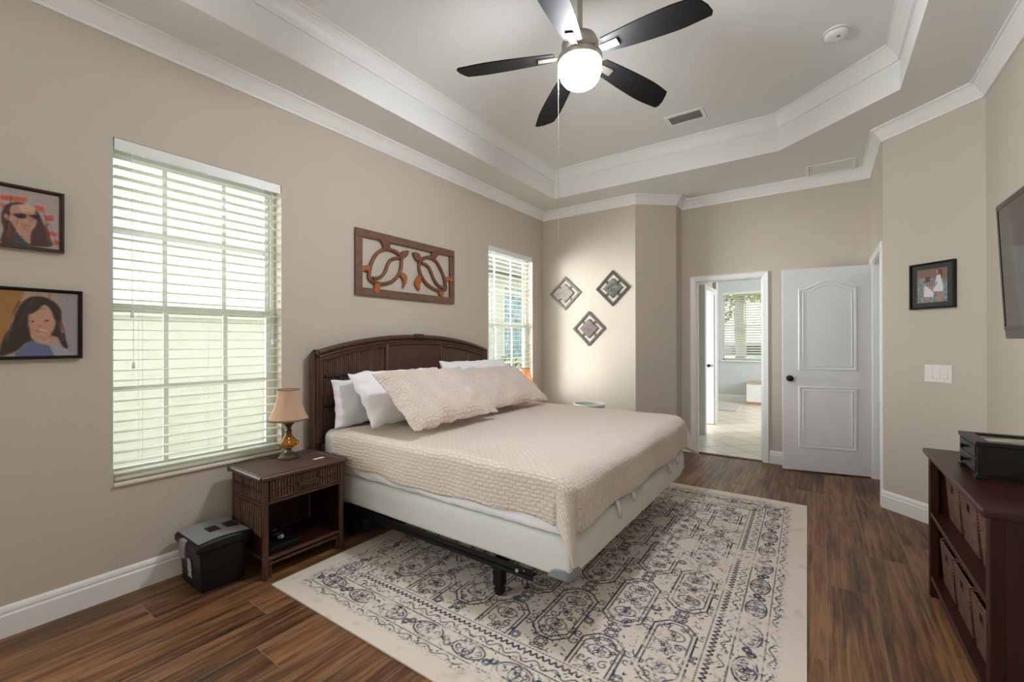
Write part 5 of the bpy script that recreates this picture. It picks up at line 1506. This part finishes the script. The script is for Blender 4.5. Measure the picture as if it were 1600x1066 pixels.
def basket(label, x0, y0, z0, h, grp):
    t = thing('storage_basket', label, 'basket', (x0 + .16, y0 + .128, z0), group=grp)
    # local: front face at x = -.16
    w, dpt, g = .252, .315, .014
    def ringpt(z, k): f_ = z / h; gx = g * (1 - f_); return [(-dpt / 2 + gx, -w / 2 + gx), (-dpt / 2 + gx, w / 2 - gx), (dpt / 2 - gx, w / 2 - gx), (dpt / 2 - gx, -w / 2 + gx)]
    mb = MB()
    # front wall with a square hand hole, other walls plain
    lo_, hi_ = ringpt(0, 0), ringpt(h, 0)
    def wallq(p, q, pt, qt, a0, a1, z0_, z1_):
        def at(a, z): f_ = z / h; return (( (p[0] + (q[0] - p[0]) * a) * (1 - f_) + (pt[0] + (qt[0] - pt[0]) * a) * f_), ((p[1] + (q[1] - p[1]) * a) * (1 - f_) + (pt[1] + (qt[1] - pt[1]) * a) * f_), z)
        mb.add([at(a0, z0_), at(a1, z0_), at(a1, z1_), at(a0, z1_)], [(0, 1, 2, 3)])
    for i in range(4):
        p, q, pt, qt = lo_[i], lo_[(i + 1) % 4], hi_[i], hi_[(i + 1) % 4]
        if i == 0:
            A_ = (0, .40, .60, 1); Z_ = (0, h * .68, h * .86, h)
            for a in range(3):
                for c in range(3):
                    if not (a == 1 and c == 1): wallq(p, q, pt, qt, A_[a], A_[a + 1], Z_[c], Z_[c + 1])
        else: wallq(p, q, pt, qt, 0, 1, 0, h)
    mb.add([(x, y, .002) for x, y in lo_], [(0, 1, 2, 3)])
    obj('woven_body', mb, M_BASKET, t, local=True, solid=.010)
    obj('rim', MB().tube([(x, y, h) for x, y in hi_], .0075, 8, closed=True), M_BASKET, t, local=True, smooth='auto')
    obj('hand_hole_edge', MB().tube([(-dpt / 2 + .002, w * (.4 - .5), h * .68), (-dpt / 2 + .002, w * .1, h * .68), (-dpt / 2 + .001, w * .1, h * .86), (-dpt / 2 + .001, w * -.1, h * .86)], .004, 6, closed=True), M_BIND, t, local=True)
    return t
names = ['farthest', 'middle', 'nearest']
b0 = None
for row, (x0, z0_, h) in enumerate(((.505, .4345, .215), (.485, .1105, .205))):
    for k in range(3):
        y0_ = 2.775 - k * .279
        lab = '%s woven brown basket on the %s shelf of the console' % (names[k], ('upper', 'lower')[row])
        if k == 0:
            b0 = basket(lab, x0, y0_, z0_, h, 'woven baskets in the console')
        else:
            b = copy_tree(b0); b.location = (x0 + .16, y0_ + .128, z0_); b['label'] = lab

jb = thing('jewelry_box', 'black wooden jewelry box with two small drawers and glass lid', 'jewelry box', (.69, 2.65, .752))
JX0, JX1, JY0, JY1 = .512, .858, 2.525, 2.785
M_JB = mat('black brown lacquer', srgb(20, 17, 16), .38, var=.1, spec=.35)
obj('body', MB().box(JX0, JX1, JY0, JY1, .772, .888), M_JB, jb, bevel=.002)
ld = MB()
for (a, b, c, d) in ((JX0 - .006, JX1 + .004, JY0 - .006, JY0 + .03), (JX0 - .006, JX1 + .004, JY1 - .03, JY1 + .006), (JX0 - .006, JX0 + .04, JY0 + .03, JY1 - .03), (JX1 - .03, JX1 + .004, JY0 + .03, JY1 - .03)):
    ld.box(a, b, c, d, .888, .904)
lo2 = obj('lid_frame', ld, M_JB, jb, bevel=.002)
def papers():
    t = NT('folded papers'); n = t.noise(t.mapping((9, 20, 1)), 1.0, 3)
    t.color(t.ramp(n, [(.40, srgb(108, 108, 98)), (.47, srgb(176, 174, 160)), (.6, srgb(206, 204, 194))])); t.b.inputs['Roughness'].default_value = .4; return t.m
obj('papers', MB().box(JX0 + .04, JX1 - .03, JY0 + .03, JY1 - .03, .889, .892), papers(), lo2)
obj('lid_glass', MB().box(JX0 + .038, JX1 - .028, JY0 + .028, JY1 - .028, .898, .901), M_GLASS, lo2)
for z0_, z1_ in ((.838, .884), (.777, .834)):
    d_ = obj('drawer', MB().box(JX0 - .004, JX0 + .05, JY0 + .012, JY1 - .012, z0_ + .001, z1_ - .001), M_JB, jb, bevel=.002)
    k = obj('knob', MB().lathe((0, 0, 0), [(0, 0), (.006, 0), (.005, .008), (.010, .014), (.010, .019), (0, .022)], 14), M_BRONZE, d_, local=True, smooth='auto')
    k.rotation_euler = (0, -H, 0); k.location = (JX0 - .004 - .69, 0.005, (z0_ + z1_) / 2 - .752)
for x in (JX0 - .006, JX1 - .03):
    for y in (JY0 - .006, JY1 - .03):
        obj('foot', MB().box(x, x + .036, y, y + .036, .7525, .766).box(x + .006, x + .030, y + .006, y + .030, .764, .774), M_JB, jb, bevel=.003)

# television on the right wall, tipped forwards a little
tv = thing('television', 'wall mounted black television at the right edge above the console', 'television', (.792, 2.72, 1.665))
tilt = lambda p: Vector((p.x - (p.z - 1.33) * .045, p.y, p.z))
ty0, ty1, tz0, tz1 = 2.10, 3.31, 1.322, 2.012
obj('case', MB().box(.775, .812, ty0, ty1, tz0, tz1, tilt), mat('dark grey television case', srgb(72, 70, 66), .35), tv, bevel=.006)
bz = MB()
for (a, b, c, d) in ((ty0, ty1, tz1 - .034, tz1 - .012), (ty0, ty1, tz0 + .045, tz0 + .062), (ty0 + .012, ty0 + .032, tz0 + .062, tz1 - .034), (ty1 - .034, ty1 - .012, tz0 + .062, tz1 - .034)):
    bz.box(.7705, .776, a if a != ty0 else ty0 + .012, b if b != ty1 else ty1 - .012, c, d, tilt)
obj('bezel', bz, mat('glossy black bezel', srgb(8, 8, 8), .12), tv)
obj('screen', MB().box(.7725, .7755, ty0 + .03, ty1 - .03, tz0 + .06, tz1 - .03, tilt), mat('black television glass', srgb(14, 14, 15), .10, coat=.3), tv)
obj('mount', MB().box(.80, XR + .002, 2.55, 2.85, 1.5, 1.8), M_BLACK, tv)

# ================================================================== CEILING FAN, VENT, DETECTOR, HATCH
FC = Vector((-1.053, 2.123, 0)); ZB = 2.842
fan = thing('ceiling_fan', 'five blade black ceiling fan with brushed nickel motor and lit globe', 'ceiling fan', (FC.x, FC.y, ZT))
c3 = (FC.x, FC.y, 0)
obj('canopy', MB().lathe(c3, [(0, ZT), (.075, ZT), (.075, ZT - .02), (.05, ZT - .055), (.02, ZT - .075), (0, ZT - .075)][::-1], 32), M_NICKEL, fan, smooth='auto')
obj('downrod', MB().cyl((FC.x, FC.y, 2.94), (FC.x, FC.y, ZT - .05), .0135, n=16), M_NICKEL, fan, smooth='auto')
obj('motor_housing', MB().lathe(c3, [(0, 2.856), (.088, 2.856), (.098, 2.868), (.098, 2.905), (.086, 2.935), (.050, 2.955), (.022, 2.962), (.020, 2.985), (0, 2.985)], 40), M_NICKEL, fan, smooth='auto')
obj('light_ring', MB().lathe(c3, [(0, 2.802), (.112, 2.802), (.117, 2.806), (.117, 2.834), (.106, 2.842), (.060, 2.846), (.060, 2.86), (0, 2.86)], 48), M_NICKEL, fan, smooth='auto')
M_GLOBE = emit('lit frosted globe', srgb(238, 240, 247), 73)
obj('globe', MB().lathe(c3, [(0, 2.672), (.030, 2.674), (.060, 2.684), (.086, 2.702), (.104, 2.728), (.112, 2.760), (.113, 2.803), (0, 2.804)], 48), M_GLOBE, fan, smooth='auto')
def blade_outline():
    pts = []
    for k in range(15):
        t = k / 14; x = .150 + .505 * t
        w = .050 + .024 * math.sin(min(1, t * 1.35) * H) - .014 * max(0, t - .75) / .25
        pts.append((x, w))
    up = pts; dn = [(x - (.035 if i == 14 else 0), -w * .98) for i, (x, w) in enumerate(pts)]
    tip = [(.664, .040), (.655, -.0), (.632, -.045)]
    root = [(.138, -.030), (.134, 0), (.138, .030)]
    return up + tip + dn[::-1] + root
M_BLADE = mat('satin black blade', srgb(7, 6, 6), .62, var=.2, vscale=20, spec=.22)
A0 = 3.673
blade0 = None
for k in range(5):
    a = A0 - k * 2 * math.pi / 5
    pitch_, droop = math.radians(-11), .100
    ca, sa = math.cos(a), math.sin(a)
    def bl(px, py, d):
        z = py * math.sin(pitch_) + d - px * droop + .012
        y = py * math.cos(pitch_)
        return (FC.x + px * ca - y * sa, FC.y + px * sa + y * ca, ZB + z)
    b = obj('blade', MB().prism(blade_outline(), bl, -.003, .004), M_BLADE, fan, bevel=.002)
    ir = MB()
    ir.prism([(.085, -.016), (.125, -.018), (.225, -.022), (.225, .022), (.125, .018), (.085, .016)], bl, -.011, -.004)
    ir.prism([(.06, -.012), (.10, -.014), (.10, .014), (.06, .012)], bl, -.011, .02)
    obj('blade_bracket', ir, M_NICKEL, b, bevel=.002)
cx_, cy_ = FC.x - R.x * .117, FC.y - R.y * .117
ch = MB().cyl((cx_, cy_, 1.86), (cx_, cy_, 2.82), .0013, n=6)
for k in range(3): ch.lathe((cx_, cy_, 2.35 + k * .16), [(0, -.006), (.003, -.003), (.003, .003), (0, .006)], 8)
obj('pull_chain', ch, M_NICKEL, fan)

vt = thing('ceiling_vent', 'white ceiling air vent with louvres in the tray ceiling', 'vent', (-.975, 4.05, ZT))
VX0, VX1, VY0, VY1 = -1.140, -.812, 3.945, 4.150
f_ = MB()
for (a, b, c, d) in ((VX0, VX1, VY0, VY0 + .032), (VX0, VX1, VY1 - .032, VY1), (VX0, VX0 + .032, VY0 + .032, VY1 - .032), (VX1 - .032, VX1, VY0 + .032, VY1 - .032)):
    f_.box(a, b, c, d, ZT - .007, ZT)
obj('frame', f_, M_TRIM, vt, bevel=.002)
lv = MB()
for k in range(6):
    y = VY0 + .044 + k * .0235
    lv.add([(x, y + dy, ZT - .002 + dz) for x in (VX0 + .03, VX1 - .03) for dy, dz in ((-.009, -.008), (.009, 0), (.010, .001), (-.008, -.0065))], [(0, 1, 2, 3), (7, 6, 5, 4), (0, 4, 5, 1), (1, 5, 6, 2), (2, 6, 7, 3), (3, 7, 4, 0)])
obj('louvre', lv, M_TRIM, vt)
obj('duct', MB().box(VX0 + .03, VX1 - .03, VY0 + .03, VY1 - .03, ZT - .0015, ZT - .0005), mat('grey duct', srgb(150, 150, 142), .9), vt)
sd = thing('smoke_detector', 'round white smoke detector on the tray ceiling', 'smoke detector', (.082, 3.49, ZT))
obj('base', MB().lathe((.082, 3.49, ZT), [(0, -.010), (.068, -.010), (.070, -.004), (.070, 0), (0, 0)], 40), M_TRIM, sd, smooth='auto')
obj('cover', MB().lathe((.082, 3.49, ZT), [(0, -.044), (.030, -.044), (.052, -.040), (.062, -.028), (.063, -.014), (0, -.014)], 40), M_TRIM, sd, smooth='auto')
obj('gap_band', MB().lathe((.082, 3.49, ZT), [(0, -.015), (.058, -.015), (.058, -.009), (0, -.009)], 40), M_BLACK, sd, smooth='auto')
obj('test_button', MB().lathe((.095, 3.47, ZT), [(0, -.047), (.009, -.047), (.010, -.040), (0, -.040)], 16), M_SILVER, sd)
ha = thing('attic_hatch', 'white attic access panel in the lowered ceiling near the closet door', 'hatch', (.07, 5.22, ZS))
HX0, HX1, HY0_, HY1_ = -.122, .268, 5.055, 5.372
obj('panel', MB().box(HX0 + .03, HX1 - .03, HY0_ + .03, HY1_ - .03, ZS - .004, ZS), M_CEIL, ha)
f_ = MB()
for (a, b, c, d) in ((HX0, HX1, HY0_, HY0_ + .028), (HX0, HX1, HY1_ - .028, HY1_), (HX0, HX0 + .028, HY0_ + .028, HY1_ - .028), (HX1 - .028, HX1, HY0_ + .028, HY1_ - .028)):
    f_.box(a, b, c, d, ZS - .009, ZS)
obj('frame', f_, M_TRIM, ha, bevel=.002)

# ================================================================== BATHROOM THINGS
hc = thing('bathroom_cabinet', 'low white bathroom cabinet with wooden top under the far window', 'cabinet', (-1.02, 10.42, 0))
obj('body', MB().box(-1.27, -.75, 10.20, 10.62, .06, .43), M_DOOR, hc, bevel=.004)
obj('top', MB().box(-1.28, -.74, 10.19, 10.63, .43, .452), mat('pale wood', srgb(196, 168, 140), .5), hc, bevel=.003)
obj('plinth', MB().box(-1.26, -.76, 10.22, 10.60, 0, .06), mat('tan plinth', srgb(190, 150, 120), .6), hc)
bm_ = obj('bath_mat', MB().rbox(-1.75, -1.30, 9.05, 9.85, .0005, .016, .007, .05, 2, lambda p: p + Vector((0, 0, .004 * noise.noise(p * 20) * (p.z > .01)))), mat('pale grey pile', srgb(196, 192, 190), .95, bump=.6, bscale=60), smooth=True)
tag(bm_, 'pale grey bath mat on the tile floor under the bathroom window', 'bath mat')
